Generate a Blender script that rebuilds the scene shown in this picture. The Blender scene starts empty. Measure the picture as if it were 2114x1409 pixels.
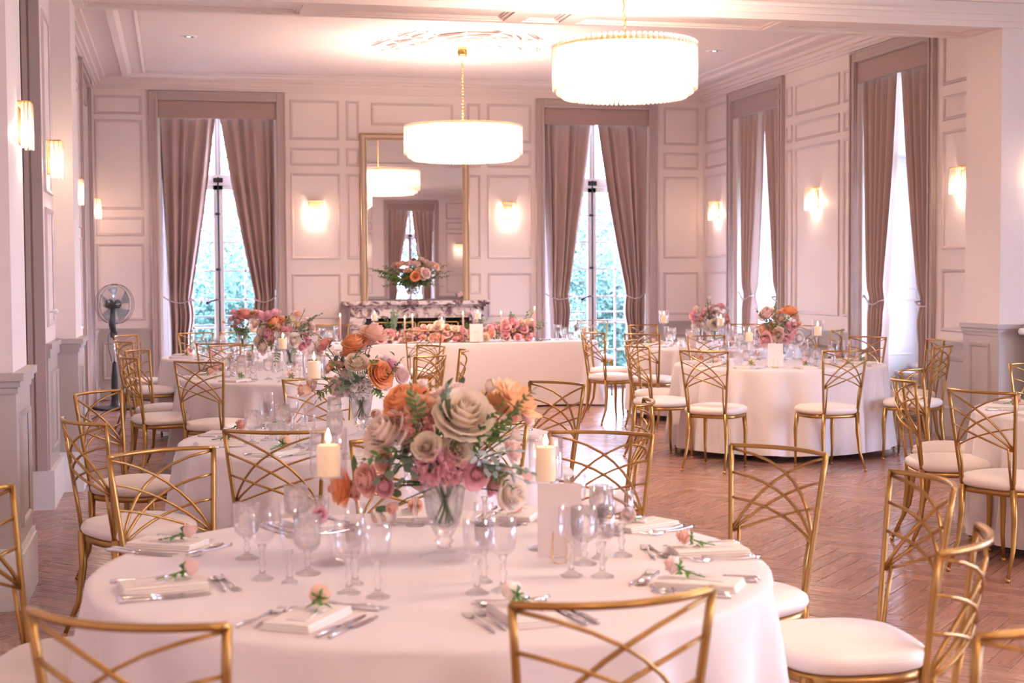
import bpy, math, random
from mathutils import Vector, Matrix
R = math.radians; PI = math.pi; TAU = 2*math.pi
scene = bpy.context.scene
col = scene.collection
random.seed(7)

# ---------------------------------------------------------------- camera, sky, exposure
cam_data = bpy.data.cameras.new('camera'); cam = bpy.data.objects.new('camera', cam_data); col.objects.link(cam)
YAW = R(13.0); PITCH = math.atan(137.5/3000.0); ROLL = 0.006
fw = Vector((math.sin(YAW)*math.cos(PITCH), math.cos(YAW)*math.cos(PITCH), -math.sin(PITCH)))
rt0 = Vector((math.cos(YAW), -math.sin(YAW), 0)); up0 = rt0.cross(fw)
rt = math.cos(ROLL)*rt0 - math.sin(ROLL)*up0; up = math.sin(ROLL)*rt0 + math.cos(ROLL)*up0
cam.matrix_world = Matrix(((rt.x, up.x, -fw.x, 0), (rt.y, up.y, -fw.y, 0), (rt.z, up.z, -fw.z, 1.53), (0, 0, 0, 1)))
cam_data.sensor_width = 36.0; cam_data.lens = 3000.0/2114.0*36.0
cam_data.clip_start = 0.05; cam_data.clip_end = 300
cam_data.dof.use_dof = True; cam_data.dof.focus_distance = 7.6; cam_data.dof.aperture_fstop = 4.5
scene.camera = cam

world = bpy.data.worlds.new('sky'); scene.world = world; world.use_nodes = True
bg = world.node_tree.nodes['Background']
bg.inputs['Color'].default_value = (0.64, 0.70, 1.0, 1); bg.inputs['Strength'].default_value = 18.0
scene.view_settings.view_transform = 'Standard'; scene.view_settings.look = 'None'
scene.view_settings.gamma = 1.0; scene.view_settings.use_curve_mapping = False
scene.view_settings.exposure = 1.2
CHAND_W = 125.0      # watts of each chandelier
SCONCE_W = 5.0
WARM = (1.0, 0.77, 0.61)

def area_portal(loc, rot, sx, sy):
    l = bpy.data.lights.new('window_portal', 'AREA'); l.shape = 'RECTANGLE'; l.size = sx; l.size_y = sy
    l.cycles.is_portal = True
    o = bpy.data.objects.new('window_portal', l); o.location = loc; o.rotation_euler = rot; col.objects.link(o)
# portals sit just outside the window openings and point into the room
for X in (0.545, 5.52): area_portal((X, 19.27, 1.9), (R(-90), 0, 0), 1.5, 3.6)
for Y in (13.43, 16.95):
    area_portal((7.97, Y, 2.05), (0, R(90), 0), 3.3, 1.5)
area_portal((7.1, -7.47, 1.9), (R(90), 0, 0), 1.5, 3.6)
for Y in (1.0, 6.0): area_portal((11.07, Y, 1.9), (0, R(90), 0), 3.6, 2.0)

# ---------------------------------------------------------------- materials
def nodes(m): return m.node_tree.nodes, m.node_tree.links
MATS = {}
def mat(name, c, rough=0.6, metal=0.0, spec=0.5, sss=0.0, emit=None, es=0.0, trans=0.0, noise=None, bump=0.0, sheen=0.0, coat=0.0):
    if name in MATS: return MATS[name]
    m = bpy.data.materials.new(name); m.use_nodes = True; n, l = nodes(m); b = n['Principled BSDF']
    b.inputs['Base Color'].default_value = (*c, 1); b.inputs['Roughness'].default_value = rough
    b.inputs['Metallic'].default_value = metal; b.inputs['Specular IOR Level'].default_value = spec
    if sheen: b.inputs['Sheen Weight'].default_value = sheen
    if coat: b.inputs['Coat Weight'].default_value = coat
    if emit: b.inputs['Emission Color'].default_value = (*emit, 1); b.inputs['Emission Strength'].default_value = es
    if noise:
        sc, amt = noise
        tc = n.new('ShaderNodeTexCoord'); t = n.new('ShaderNodeTexNoise'); t.inputs['Scale'].default_value = sc; t.inputs['Detail'].default_value = 4
        l.new(tc.outputs['Object'], t.inputs['Vector'])
        mx = n.new('ShaderNodeMix'); mx.data_type = 'RGBA'; mx.inputs['Factor'].default_value = 1
        r = n.new('ShaderNodeMapRange'); r.inputs['To Min'].default_value = 1-amt; r.inputs['To Max'].default_value = 1+amt*0.5
        l.new(t.outputs['Fac'], r.inputs['Value'])
        mul = n.new('ShaderNodeVectorMath'); mul.operation = 'SCALE'; mul.inputs[0].default_value = c
        l.new(r.outputs['Result'], mul.inputs['Scale']); l.new(mul.outputs['Vector'], b.inputs['Base Color'])
        if bump:
            bp = n.new('ShaderNodeBump'); bp.inputs['Strength'].default_value = bump; bp.inputs['Distance'].default_value = 0.01
            l.new(t.outputs['Fac'], bp.inputs['Height']); l.new(bp.outputs['Normal'], b.inputs['Normal'])
    MATS[name] = m
    return m

WALL = mat('warm_white_paint', (0.80, 0.70, 0.69), 0.55, noise=(1.3, 0.03))
CEIL = mat('ceiling_paint', (0.76, 0.655, 0.655), 0.7, noise=(1.0, 0.02))
TRIM = mat('greige_moulding_paint', (0.63, 0.52, 0.53), 0.5)
TAUPE = mat('taupe_paint', (0.50, 0.395, 0.385), 0.5, noise=(2.0, 0.04))
WAINS = mat('taupe_wainscot_paint', (0.47, 0.41, 0.40), 0.5, noise=(2.0, 0.04))
WHITE = mat('white_window_paint', (0.78, 0.78, 0.80), 0.4)
GOLD = mat('brushed_gold_metal', (0.47, 0.265, 0.085), 0.33, metal=0.88, noise=(40, 0.08))
BRASS = mat('polished_brass', (0.90, 0.62, 0.22), 0.2, metal=1.0)
SEAT = mat('ivory_vinyl', (0.86, 0.76, 0.70), 0.5, sheen=0.2, noise=(6, 0.03))
CLOTH = mat('white_linen', (0.77, 0.69, 0.69), 0.8, sheen=0.2, noise=(3, 0.03))
NAPKIN = mat('ivory_napkin_linen', (0.83, 0.76, 0.72), 0.8)
CARD = mat('blush_card', (0.80, 0.70, 0.70), 0.7)
INK = mat('grey_ink', (0.35, 0.3, 0.32), 0.7)
RIBBON = mat('white_ribbon', (0.85, 0.8, 0.8), 0.4)
SILVER = mat('silver_steel', (0.72, 0.70, 0.72), 0.16, metal=1.0)
BLACK = mat('black_metal', (0.02, 0.022, 0.03), 0.4)
DARKP = mat('black_plastic', (0.025, 0.025, 0.03), 0.35)
CHROME = mat('chrome_tube', (0.7, 0.7, 0.75), 0.15, metal=1.0)
WAX = mat('ivory_wax', (0.92, 0.74, 0.52), 0.4, emit=(1.0, 0.62, 0.30), es=0.12)
PINKWAX = mat('pink_wax', (0.85, 0.5, 0.47), 0.4)
FLAME = mat('candle_flame', (1, 0.8, 0.5), 0.5, emit=(1.0, 0.72, 0.38), es=14.0)
WICK = mat('wick', (0.03, 0.02, 0.02), 0.9)
ROPE = mat('mauve_cord', (0.55, 0.45, 0.46), 0.7)
SOIL = mat('dark_foliage', (0.04, 0.07, 0.03), 0.8)
FIREBOX = mat('firebox_black', (0.015, 0.013, 0.013), 0.7)
RADIATOR = mat('radiator_enamel', (0.62, 0.57, 0.55), 0.35)
LAMPGLOW = mat('bulb_glow', (1, 0.85, 0.6), 0.5, emit=(1.0, 0.84, 0.64), es=60.0)
SCONCEGLOW = mat('sconce_bulb_glow', (1, 0.85, 0.6), 0.5, emit=(1.0, 0.74, 0.44), es=60.0)
SPOTGLOW = mat('spot_lamp_glow', (1, 1, 1), 0.5, emit=(0.8, 0.88, 1.0), es=2.0)
GUILLOCHE = mat('gilt_frame_paint', (0.62, 0.45, 0.27), 0.35, metal=0.35, noise=(30, 0.1))
CREAMFRAME = mat('cream_frame_paint', (0.70, 0.56, 0.45), 0.45)
MIRRORM = mat('mirror_silvering', (0.86, 0.84, 0.85), 0.0, metal=1.0)
STEM = mat('green_stem', (0.07, 0.13, 0.04), 0.6)
BARK = mat('tree_bark', (0.10, 0.08, 0.06), 0.9)
LAWN = mat('lawn_grass', (0.16, 0.30, 0.16), 0.9, noise=(0.6, 0.3))
STONE = mat('terrace_stone', (0.5, 0.48, 0.46), 0.8, noise=(2, 0.1))

def glassy(name, tint=(1, 1, 1), lo=0.05, hi=0.75, rough=0.03, blend=0.45):
    """thin clear glass: light passes straight through, edges reflect"""
    m = bpy.data.materials.new(name); m.use_nodes = True; n, l = nodes(m)
    for x in list(n): n.remove(x)
    out = n.new('ShaderNodeOutputMaterial'); mx = n.new('ShaderNodeMixShader')
    tr = n.new('ShaderNodeBsdfTransparent'); tr.inputs['Color'].default_value = (*tint, 1)
    gl = n.new('ShaderNodeBsdfGlossy'); gl.inputs['Roughness'].default_value = rough; gl.inputs['Color'].default_value = (0.95, 0.95, 1, 1)
    lw = n.new('ShaderNodeLayerWeight'); lw.inputs['Blend'].default_value = blend
    mr = n.new('ShaderNodeMapRange'); mr.inputs['To Min'].default_value = lo; mr.inputs['To Max'].default_value = hi
    l.new(lw.outputs['Facing'], mr.inputs['Value']); l.new(mr.outputs['Result'], mx.inputs['Fac'])
    l.new(tr.outputs[0], mx.inputs[1]); l.new(gl.outputs[0], mx.inputs[2]); l.new(mx.outputs[0], out.inputs[0])
    return m
GLASS = glassy('clear_stemware_glass', (0.99, 0.985, 0.99), 0.02, 0.5, 0.02, 0.3)
CRYSTAL = glassy('cut_crystal', (0.975, 0.97, 0.98), 0.06, 0.75, 0.03, 0.38)
PANE = glassy('window_pane_glass', (0.98, 0.99, 1.0), 0.02, 0.35, 0.0, 0.3)
def refractive(name, mixf, ior=1.45, rough=0.0, tint=(1, 1, 1)):
    m = bpy.data.materials.new(name); m.use_nodes = True; n, l = nodes(m)
    for x in list(n): n.remove(x)
    out = n.new('ShaderNodeOutputMaterial'); mx = n.new('ShaderNodeMixShader'); mx.inputs['Fac'].default_value = mixf
    tr = n.new('ShaderNodeBsdfTransparent'); tr.inputs['Color'].default_value = (*tint, 1)
    gl = n.new('ShaderNodeBsdfGlass'); gl.inputs['IOR'].default_value = ior; gl.inputs['Roughness'].default_value = rough; gl.inputs['Color'].default_value = (1, 1, 1, 1)
    l.new(tr.outputs[0], mx.inputs[1]); l.new(gl.outputs[0], mx.inputs[2]); l.new(mx.outputs[0], out.inputs[0])
    return m
CRYSTAL = refractive('cut_crystal_glass', 0.42, 1.45)
SOLIDGLASS = refractive('solid_glass_foot', 0.62, 1.48)
WATER = glassy('vase_water', (0.92, 0.94, 0.93), 0.03, 0.3)
FANBLADE = glassy('smoked_blue_plastic', (0.42, 0.55, 0.60), 0.06, 0.5, 0.2)

def rodmat():
    m = bpy.data.materials.new('chandelier_glass_rod'); m.use_nodes = True; n, l = nodes(m)
    for x in list(n): n.remove(x)
    out = n.new('ShaderNodeOutputMaterial'); a = n.new('ShaderNodeMixShader'); b = n.new('ShaderNodeMixShader')
    tr = n.new('ShaderNodeBsdfTransparent'); tr.inputs['Color'].default_value = (1, 0.985, 0.96, 1)
    tl = n.new('ShaderNodeBsdfTranslucent'); tl.inputs['Color'].default_value = (0.98, 0.95, 0.9, 1)
    gl = n.new('ShaderNodeBsdfGlossy'); gl.inputs['Roughness'].default_value = 0.15
    lw = n.new('ShaderNodeLayerWeight'); lw.inputs['Blend'].default_value = 0.4
    mr = n.new('ShaderNodeMapRange'); mr.inputs['To Min'].default_value = 0.12; mr.inputs['To Max'].default_value = 0.7
    l.new(lw.outputs['Facing'], mr.inputs['Value']); l.new(mr.outputs['Result'], b.inputs['Fac'])
    a.inputs['Fac'].default_value = 0.16
    l.new(tr.outputs[0], a.inputs[1]); l.new(tl.outputs[0], a.inputs[2])
    l.new(a.outputs[0], b.inputs[1]); l.new(gl.outputs[0], b.inputs[2]); l.new(b.outputs[0], out.inputs[0])
    return m
ROD = rodmat()

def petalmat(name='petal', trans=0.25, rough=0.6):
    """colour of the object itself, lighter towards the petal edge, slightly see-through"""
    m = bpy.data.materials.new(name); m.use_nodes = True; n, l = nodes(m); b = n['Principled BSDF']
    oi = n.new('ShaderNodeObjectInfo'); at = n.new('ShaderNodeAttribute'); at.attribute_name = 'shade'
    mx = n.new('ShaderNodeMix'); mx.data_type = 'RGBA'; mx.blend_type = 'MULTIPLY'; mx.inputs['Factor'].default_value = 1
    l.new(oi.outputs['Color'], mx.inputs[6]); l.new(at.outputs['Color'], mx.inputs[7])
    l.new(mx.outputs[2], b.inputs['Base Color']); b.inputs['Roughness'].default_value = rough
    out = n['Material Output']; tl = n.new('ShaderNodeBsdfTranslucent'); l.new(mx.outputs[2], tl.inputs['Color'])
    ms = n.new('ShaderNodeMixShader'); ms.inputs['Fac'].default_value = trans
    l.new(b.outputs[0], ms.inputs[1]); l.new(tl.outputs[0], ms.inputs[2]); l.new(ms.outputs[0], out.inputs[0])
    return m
PETAL = petalmat()
LEAF = petalmat('leaf', 0.2, 0.45)
PCOL = {'orange': (1.0, 0.50, 0.26), 'peach': (1.0, 0.70, 0.55), 'blush': (0.99, 0.78, 0.73), 'cream': (1.0, 0.87, 0.72), 'ivory': (1.0, 0.86, 0.79),
        'white': (1.0, 0.93, 0.93), 'coral': (1.0, 0.52, 0.46), 'mauve': (0.84, 0.47, 0.53), 'pink': (1.0, 0.62, 0.69), 'salmon': (1.0, 0.65, 0.57), 'apricot': (1.0, 0.66, 0.40)}
LCOL = {'e': (0.20, 0.27, 0.19), 'g': (0.13, 0.23, 0.06), 's': (0.45, 0.55, 0.56)}

def fabric(name, c, scale=220):
    m = mat(name, c, 0.85, sheen=0.15); n, l = nodes(m); b = n['Principled BSDF']
    tc = n.new('ShaderNodeTexCoord'); t = n.new('ShaderNodeTexNoise'); t.inputs['Scale'].default_value = scale
    l.new(tc.outputs['Object'], t.inputs['Vector'])
    bp = n.new('ShaderNodeBump'); bp.inputs['Strength'].default_value = 0.15; bp.inputs['Distance'].default_value = 0.002
    l.new(t.outputs['Fac'], bp.inputs['Height']); l.new(bp.outputs['Normal'], b.inputs['Normal'])
    out = n['Material Output']; tl = n.new('ShaderNodeBsdfTranslucent'); tl.inputs['Color'].default_value = (*c, 1)
    ms = n.new('ShaderNodeMixShader'); ms.inputs['Fac'].default_value = 0.12
    l.new(b.outputs[0], ms.inputs[1]); l.new(tl.outputs[0], ms.inputs[2]); l.new(ms.outputs[0], out.inputs[0])
    return m
CURTAIN = fabric('taupe_curtain_wool', (0.53, 0.385, 0.35))
PELMET = fabric('taupe_pelmet_cloth', (0.46, 0.33, 0.31))

def marble():
    m = bpy.data.materials.new('veined_marble'); m.use_nodes = True; n, l = nodes(m); b = n['Principled BSDF']
    tc = n.new('ShaderNodeTexCoord'); a = n.new('ShaderNodeTexNoise'); a.inputs['Scale'].default_value = 9; a.inputs['Detail'].default_value = 9; a.inputs['Distortion'].default_value = 1.4
    l.new(tc.outputs['Object'], a.inputs['Vector']); r = n.new('ShaderNodeValToRGB')
    e = r.color_ramp.elements; e[0].position = 0.36; e[0].color = (0.10, 0.05, 0.07, 1); e[1].position = 0.56; e[1].color = (0.75, 0.66, 0.64, 1)
    x = r.color_ramp.elements.new(0.45); x.color = (0.38, 0.25, 0.25, 1)
    l.new(a.outputs['Fac'], r.inputs['Fac']); l.new(r.outputs['Color'], b.inputs['Base Color']); b.inputs['Roughness'].default_value = 0.2
    return m
MARBLE = marble()

def wood(name, island):
    m = bpy.data.materials.new(name); m.use_nodes = True; n, l = nodes(m); b = n['Principled BSDF']
    uv = n.new('ShaderNodeUVMap'); uv.uv_map = 'grain'
    if island: g = n.new('ShaderNodeNewGeometry'); rnd = g.outputs['Random Per Island']
    else: g = n.new('ShaderNodeObjectInfo'); rnd = g.outputs['Random']
    cmb = n.new('ShaderNodeCombineXYZ'); ml = n.new('ShaderNodeMath'); ml.operation = 'MULTIPLY'; ml.inputs[1].default_value = 50
    l.new(rnd, ml.inputs[0]); l.new(ml.outputs[0], cmb.inputs['X']); l.new(ml.outputs[0], cmb.inputs['Y'])
    ad = n.new('ShaderNodeVectorMath'); l.new(uv.outputs['UV'], ad.inputs[0]); l.new(cmb.outputs[0], ad.inputs[1])
    mp = n.new('ShaderNodeMapping'); mp.inputs['Scale'].default_value = (0.55, 9, 1); l.new(ad.outputs[0], mp.inputs['Vector'])
    t = n.new('ShaderNodeTexNoise'); t.inputs['Scale'].default_value = 4; t.inputs['Detail'].default_value = 3; t.inputs['Distortion'].default_value = 0.25
    l.new(mp.outputs[0], t.inputs['Vector'])
    r1 = n.new('ShaderNodeValToRGB'); e = r1.color_ramp.elements
    e[0].color = (0.30, 0.145, 0.10, 1); e[1].color = (0.42, 0.215, 0.155, 1); x = e.new(0.5); x.color = (0.36, 0.18, 0.13, 1)
    l.new(rnd, r1.inputs['Fac'])
    r2 = n.new('ShaderNodeMapRange'); r2.inputs['From Min'].default_value = 0.3; r2.inputs['From Max'].default_value = 0.7; r2.inputs['To Min'].default_value = 0.94; r2.inputs['To Max'].default_value = 1.04
    l.new(t.outputs['Fac'], r2.inputs['Value'])
    sc = n.new('ShaderNodeVectorMath'); sc.operation = 'SCALE'; l.new(r1.outputs['Color'], sc.inputs[0]); l.new(r2.outputs['Result'], sc.inputs['Scale'])
    l.new(sc.outputs['Vector'], b.inputs['Base Color'])
    r3 = n.new('ShaderNodeMapRange'); r3.inputs['To Min'].default_value = 0.20; r3.inputs['To Max'].default_value = 0.36
    l.new(t.outputs['Fac'], r3.inputs['Value']); l.new(r3.outputs['Result'], b.inputs['Roughness'])
    bp = n.new('ShaderNodeBump'); bp.inputs['Strength'].default_value = 0.05; bp.inputs['Distance'].default_value = 0.001
    l.new(t.outputs['Fac'], bp.inputs['Height']); l.new(bp.outputs['Normal'], b.inputs['Normal'])
    b.inputs['Coat Weight'].default_value = 0.25; b.inputs['Coat Roughness'].default_value = 0.15
    return m
OAK1 = wood('oak_parquet_plank', False); OAK2 = wood('oak_parquet_field', True)
GAP = mat('dark_floor_joint', (0.05, 0.022, 0.014), 0.8)
def foliage_mat():
    m = bpy.data.materials.new('tree_foliage'); m.use_nodes = True; n, l = nodes(m); b = n['Principled BSDF']
    g = n.new('ShaderNodeNewGeometry'); r = n.new('ShaderNodeValToRGB'); e = r.color_ramp.elements
    e[0].color = (0.015, 0.06, 0.05, 1); e[1].color = (0.10, 0.20, 0.17, 1)
    l.new(g.outputs['Random Per Island'], r.inputs['Fac']); l.new(r.outputs['Color'], b.inputs['Base Color']); b.inputs['Roughness'].default_value = 0.6
    out = n['Material Output']; tl = n.new('ShaderNodeBsdfTranslucent'); l.new(r.outputs['Color'], tl.inputs['Color'])
    ms = n.new('ShaderNodeMixShader'); ms.inputs['Fac'].default_value = 0.4
    l.new(b.outputs[0], ms.inputs[1]); l.new(tl.outputs[0], ms.inputs[2]); l.new(ms.outputs[0], out.inputs[0])
    return m
TREE = foliage_mat()

# ---------------------------------------------------------------- mesh helpers
class MB:
    def __init__(s): s.v = []; s.f = []; s.m = []; s.sm = []; s.shade = []; s.uv = None
    def add(s, vs, fs, mi=0, smooth=False, M=None, shade=None):
        o = len(s.v)
        for i, p in enumerate(vs):
            s.v.append(tuple(M @ Vector(p)) if M is not None else tuple(p)); s.shade.append(shade[i] if shade else 1.0)
        for f in fs: s.f.append(tuple(i+o for i in f)); s.m.append(mi); s.sm.append(smooth)
        return s
    def box(s, x0, x1, y0, y1, z0, z1, mi=0, M=None):
        vs = [(x0,y0,z0),(x1,y0,z0),(x1,y1,z0),(x0,y1,z0),(x0,y0,z1),(x1,y0,z1),(x1,y1,z1),(x0,y1,z1)]
        return s.add(vs, [(0,3,2,1),(4,5,6,7),(0,1,5,4),(1,2,6,5),(2,3,7,6),(3,0,4,7)], mi, False, M)
    def bbox(s, x0, x1, y0, y1, z0, z1, b=0.004, mi=0, M=None):
        """box with chamfered vertical and top edges"""
        rings = []
        for z, i in ((z0, b), (z0+b, 0), (z1-b, 0), (z1, b)):
            rings.append([(x0+i+b,y0+i,z),(x1-i-b,y0+i,z),(x1-i,y0+i+b,z),(x1-i,y1-i-b,z),(x1-i-b,y1-i,z),(x0+i+b,y1-i,z),(x0+i,y1-i-b,z),(x0+i,y0+i+b,z)])
        return s.loft(rings, True, True, True, mi, False, M)
    def loft(s, rings, closed=True, cap0=False, cap1=False, mi=0, smooth=True, M=None, shade=None):
        n = len(rings[0]); vs = [p for r in rings for p in r]; fs = []
        for i in range(len(rings)-1):
            for j in range(n if closed else n-1):
                k = (j+1) % n
                fs.append((i*n+j, i*n+k, (i+1)*n+k, (i+1)*n+j))
        if cap0: fs.append(tuple(reversed(range(n))))
        if cap1: fs.append(tuple(range((len(rings)-1)*n, len(rings)*n)))
        sh = None
        if shade: sh = [shade[i] for i in range(len(rings)) for _ in range(n)]
        return s.add(vs, fs, mi, smooth, M, sh)
    def lathe(s, prof, n=20, mi=0, smooth=True, M=None, cap0=False, cap1=False, facet=0.0, pw=2.0, sx=1.0, sy=1.0):
        rings = []
        for r, z in prof:
            ring = []
            for j in range(n):
                a = TAU*j/n; rr = r*(1-facet*(j % 2))
                c, q = math.cos(a), math.sin(a)
                if pw != 2.0:
                    k = (abs(c)**pw+abs(q)**pw)**(-1/pw); rr *= k
                ring.append((rr*c*sx, rr*q*sy, z))
            rings.append(ring)
        return s.loft(rings, True, cap0, cap1, mi, smooth, M)
    def tube(s, pts, r, n=6, mi=0, smooth=True, M=None, cap=True, ry=None, flat=None):
        """sweep; r scalar or list; ry gives a second radius; flat = fixed side vector"""
        P = [Vector(p) for p in pts]; rings = []; N = len(P)
        ref = None
        for i in range(N):
            t = (P[min(i+1, N-1)]-P[max(i-1, 0)]).normalized()
            if flat is not None: a = Vector(flat); a = (a-a.dot(t)*t).normalized()
            else:
                if ref is None: ref = Vector((0, 0, 1)) if abs(t.z) < 0.9 else Vector((1, 0, 0))
                a = (ref-ref.dot(t)*t).normalized(); ref = a
            b = t.cross(a); rr = r[i] if isinstance(r, (list, tuple)) else r
            r2 = (ry[i] if isinstance(ry, (list, tuple)) else ry) if ry else rr
            off = PI/4 if n == 4 else 0
            rings.append([tuple(P[i]+a*rr*math.cos(TAU*j/n+off)+b*r2*math.sin(TAU*j/n+off)) for j in range(n)])
        return s.loft(rings, True, cap, cap, mi, smooth, M)
    def sphere(s, c, r, n=10, mi=0, sz=1.0, M=None):
        prof = [(max(1e-4, r*math.sin(PI*i/(n//2+1))), -r*sz*math.cos(PI*i/(n//2+1))) for i in range(n//2+2)]
        T = Matrix.Translation(c)
        return s.lathe(prof, n, mi, True, (M @ T) if M is not None else T)
    def grid(s, fn, nu, nv, mi=0, smooth=True, M=None, closed_u=False, shade=None):
        vs = [fn(i/nu, j/nv) for j in range(nv+1) for i in range(nu+1)]
        sh = [shade(i/nu, j/nv) for j in range(nv+1) for i in range(nu+1)] if shade else None
        w = nu+1
        fs = [(j*w+i, j*w+i+1, (j+1)*w+i+1, (j+1)*w+i) for j in range(nv) for i in range(nu)]
        return s.add(vs, fs, mi, smooth, M, sh)
    def mesh(s, name, mats):
        me = bpy.data.meshes.new(name); me.from_pydata(s.v, [], s.f)
        for m in (mats if isinstance(mats, (list, tuple)) else [mats]): me.materials.append(m)
        me.polygons.foreach_set('material_index', s.m); me.polygons.foreach_set('use_smooth', s.sm)
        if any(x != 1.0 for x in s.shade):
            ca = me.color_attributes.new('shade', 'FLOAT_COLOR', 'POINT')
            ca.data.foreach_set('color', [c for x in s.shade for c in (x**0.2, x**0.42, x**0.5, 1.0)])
        me.update(); return me
    def build(s, name, mats, parent=None, M=None, **kw):
        return link(name, s.mesh(name, mats), parent, M, **kw)

def link(name, me, parent=None, M=None, label=None, cat=None, group=None, kind=None, color=None):
    o = bpy.data.objects.new(name, me); col.objects.link(o)
    if parent is not None: o.parent = parent
    if M is not None: o.matrix_basis = M
    tag(o, label, cat, group, kind)
    if color: o.color = (*color, 1)
    return o
def tag(o, label=None, cat=None, group=None, kind=None):
    if label: o['label'] = label
    if cat: o['category'] = cat
    if group: o['group'] = group
    if kind: o['kind'] = kind
    return o
def empty(name, loc=(0, 0, 0), rz=0.0, label=None, cat=None, group=None, kind=None):
    o = bpy.data.objects.new(name, None); col.objects.link(o); o.empty_display_size = 0.1
    o.location = loc; o.rotation_euler = (0, 0, rz)
    return tag(o, label, cat, group, kind)
def copy_tree(o, parent=None):
    c = o.copy(); col.objects.link(c)
    if parent is not None: c.parent = parent
    for ch in list(o.children):
        copy_tree(ch, c)
    return c
def place(proto, used, loc, rz, label, group=None, cat=None, scale=None):
    """first call moves the prototype itself, later calls copy it"""
    o = proto if not used else copy_tree(proto)
    o.location = loc; o.rotation_euler = (0, 0, rz)
    if scale: o.scale = (scale,)*3
    o['label'] = label
    if group: o['group'] = group
    elif 'group' in o: del o['group']
    if cat: o['category'] = cat
    return o
def TR(x, y, z, rz=0.0): return Matrix.Translation((x, y, z)) @ Matrix.Rotation(rz, 4, 'Z')
# ---------------------------------------------------------------- the room
XL, XR, YB, HC = -0.97, 7.03, 18.8, 4.0         # back bay: left wall, right wall, back wall, ceiling
XM = 3.03
YF, XW = -7.0, 10.6                               # far end of the hall behind the camera
# local frames: x along the wall, y outward, z up; origin on the inner face
BACK = TR(0, YB, 0, 0.0); RIGHT = TR(XR, 0, 0, -PI/2); LEFT = TR(XL, 0, 0, PI/2); FRONT = TR(0, YF, 0, PI)
BACKL = BACK
def RY(Y): return -Y      # local x of world Y on the right wall
def LY(Y): return Y       # on the left wall

def wall(name, M, x0, x1, z1, openings, t=0.45, material=None, skirt=None):
    mb = MB(); x = x0
    for a, b, zb, zt in sorted(openings):
        mb.box(x, a, 0, t, 0, z1, 0, M)
        if zb > 0: mb.box(a, b, 0, t, 0, zb, 0, M)
        mb.box(a, b, 0, t, zt, z1, 0, M); x = b
    mb.box(x, x1, 0, t, 0, z1, 0, M)
    return mb.build(name, material or WALL, None, None, kind='structure')

W1, W2 = 0.545, 5.52; HW = 0.735; ZT = 3.74
wb = wall('wall_back', BACK, -1.6, 7.7, 4.4, [(W1-HW, W1+HW, 0, ZT), (W2-HW, W2+HW, 0, ZT)])
RW = [(-16.95, 0.77), (-13.43, 0.77)]
wr = wall('wall_right', RIGHT, -19.25, -11.1, 4.4, [(c-h, c+h, 0.0, ZT) for c, h in RW], t=0.90)
LW = [(16.95, 0.77)]
wl = wall('wall_left', LEFT, 11.35, 19.25, 4.4, [(c-h, c+h, 0, ZT) for c, h in LW])
wf = wall('wall_front', FRONT, -XW-0.3, 2.0, 4.4, [(-7.1-HW, -7.1+HW, 0, ZT)])
# left wall of the front bays: recess with the grey-lined opening, then plain wall
m = MB(); m.box(-1.42, -0.84, 10.0, 10.8, 0, 4.4); m.box(-1.42, -1.30, YF-0.3, 7.0, 0, 4.4); m.box(-2.3, -2.1, 7.0, 10.8, 0, 4.4); m.box(-2.3, -0.84, 7.63, 10.0, 3.75, 4.4)
wl2 = m.build('wall_left', WALL, None, None, kind='structure')
wr2 = wall('wall_right', TR(XW, 0, 0, -PI/2), -11.35, -YF+0.45, 4.4, [(-7.0, -5.0, 0.0, ZT), (-2.0, 0.0, 0.0, ZT)], t=0.45)
# pillars carrying the beam
def pillar(x0, x1, y0, y1, name='pillar'):
    r = empty('wall_pillar', (0, 0, 0), kind='structure')
    mb = MB(); mb.box(x0, x1, y0, y1, 0, 4.2); mb.build('shaft', WALL, r)
    return r
pl2 = pillar(-2.3, -0.70, 10.8, 11.35); pl1 = pillar(-2.3, -0.735, 7.0, 7.63); pr = pillar(6.635, XW, 10.8, 11.35)

def lower(parent, M, spans, z=0.88, t=0.012, skirt=0.16):
    mb = MB(); sk = MB(); rl = MB()
    for a, b in spans:
        mb.box(a, b, -t, 0.0, 0, z, 0, M)
        sk.box(a, b, -0.03, 0.0, 0, skirt, 0, M); sk.box(a, b, -0.024, 0.0, skirt, skirt+0.02, 0, M)
        rl.box(a, b, -0.028, 0, z-0.045, z-0.015, 0, M); rl.box(a, b, -0.045, 0, z-0.015, z+0.012, 0, M); rl.box(a, b, -0.02, 0, z-0.075, z-0.045, 0, M)
    mb.build('wainscot', WAINS, parent)
    return sk, rl
def frame_mb(x0, x1, z0, z1, M, w=0.034, d=0.016):
    mb = MB(); rings = []
    for i, dy in ((0, 0.0), (0.006, d), (w*0.62, d*0.8), (w, 0.002)):
        rings.append([(x0+i, -dy-0.0005, z0+i), (x1-i, -dy-0.0005, z0+i), (x1-i, -dy-0.0005, z1-i), (x0+i, -dy-0.0005, z1-i)])
    mb.loft(rings, True, False, False, 0, False, M); return mb
def panels(parent, M, rects, material=TRIM, off=0.0):
    MM = M @ Matrix.Translation((0, -off, 0))
    for x0, x1, z0, z1 in rects: frame_mb(x0, x1, z0, z1, MM).build('panel_moulding', material, parent)
rows = [(3.27, 3.775), (2.94, 3.17), (1.745, 2.845), (0.98, 1.56)]
rowsA = [(3.55, 3.785), (2.37, 3.485), (2.045, 2.28), (0.99, 1.95)]
sk, rl = lower(wb, BACK, [(XL, W1-HW-0.11), (W1+HW+0.11, W2-HW-0.11), (W2+HW+0.11, XR)])
sk.build('baseboard_back', WAINS, None, None, kind='structure'); rl.build('trim_1', WAINS, None, None, kind='structure')
P = []
for z0, z1 in rowsA: P.append((-0.95, -0.375, z0, z1))
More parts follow.
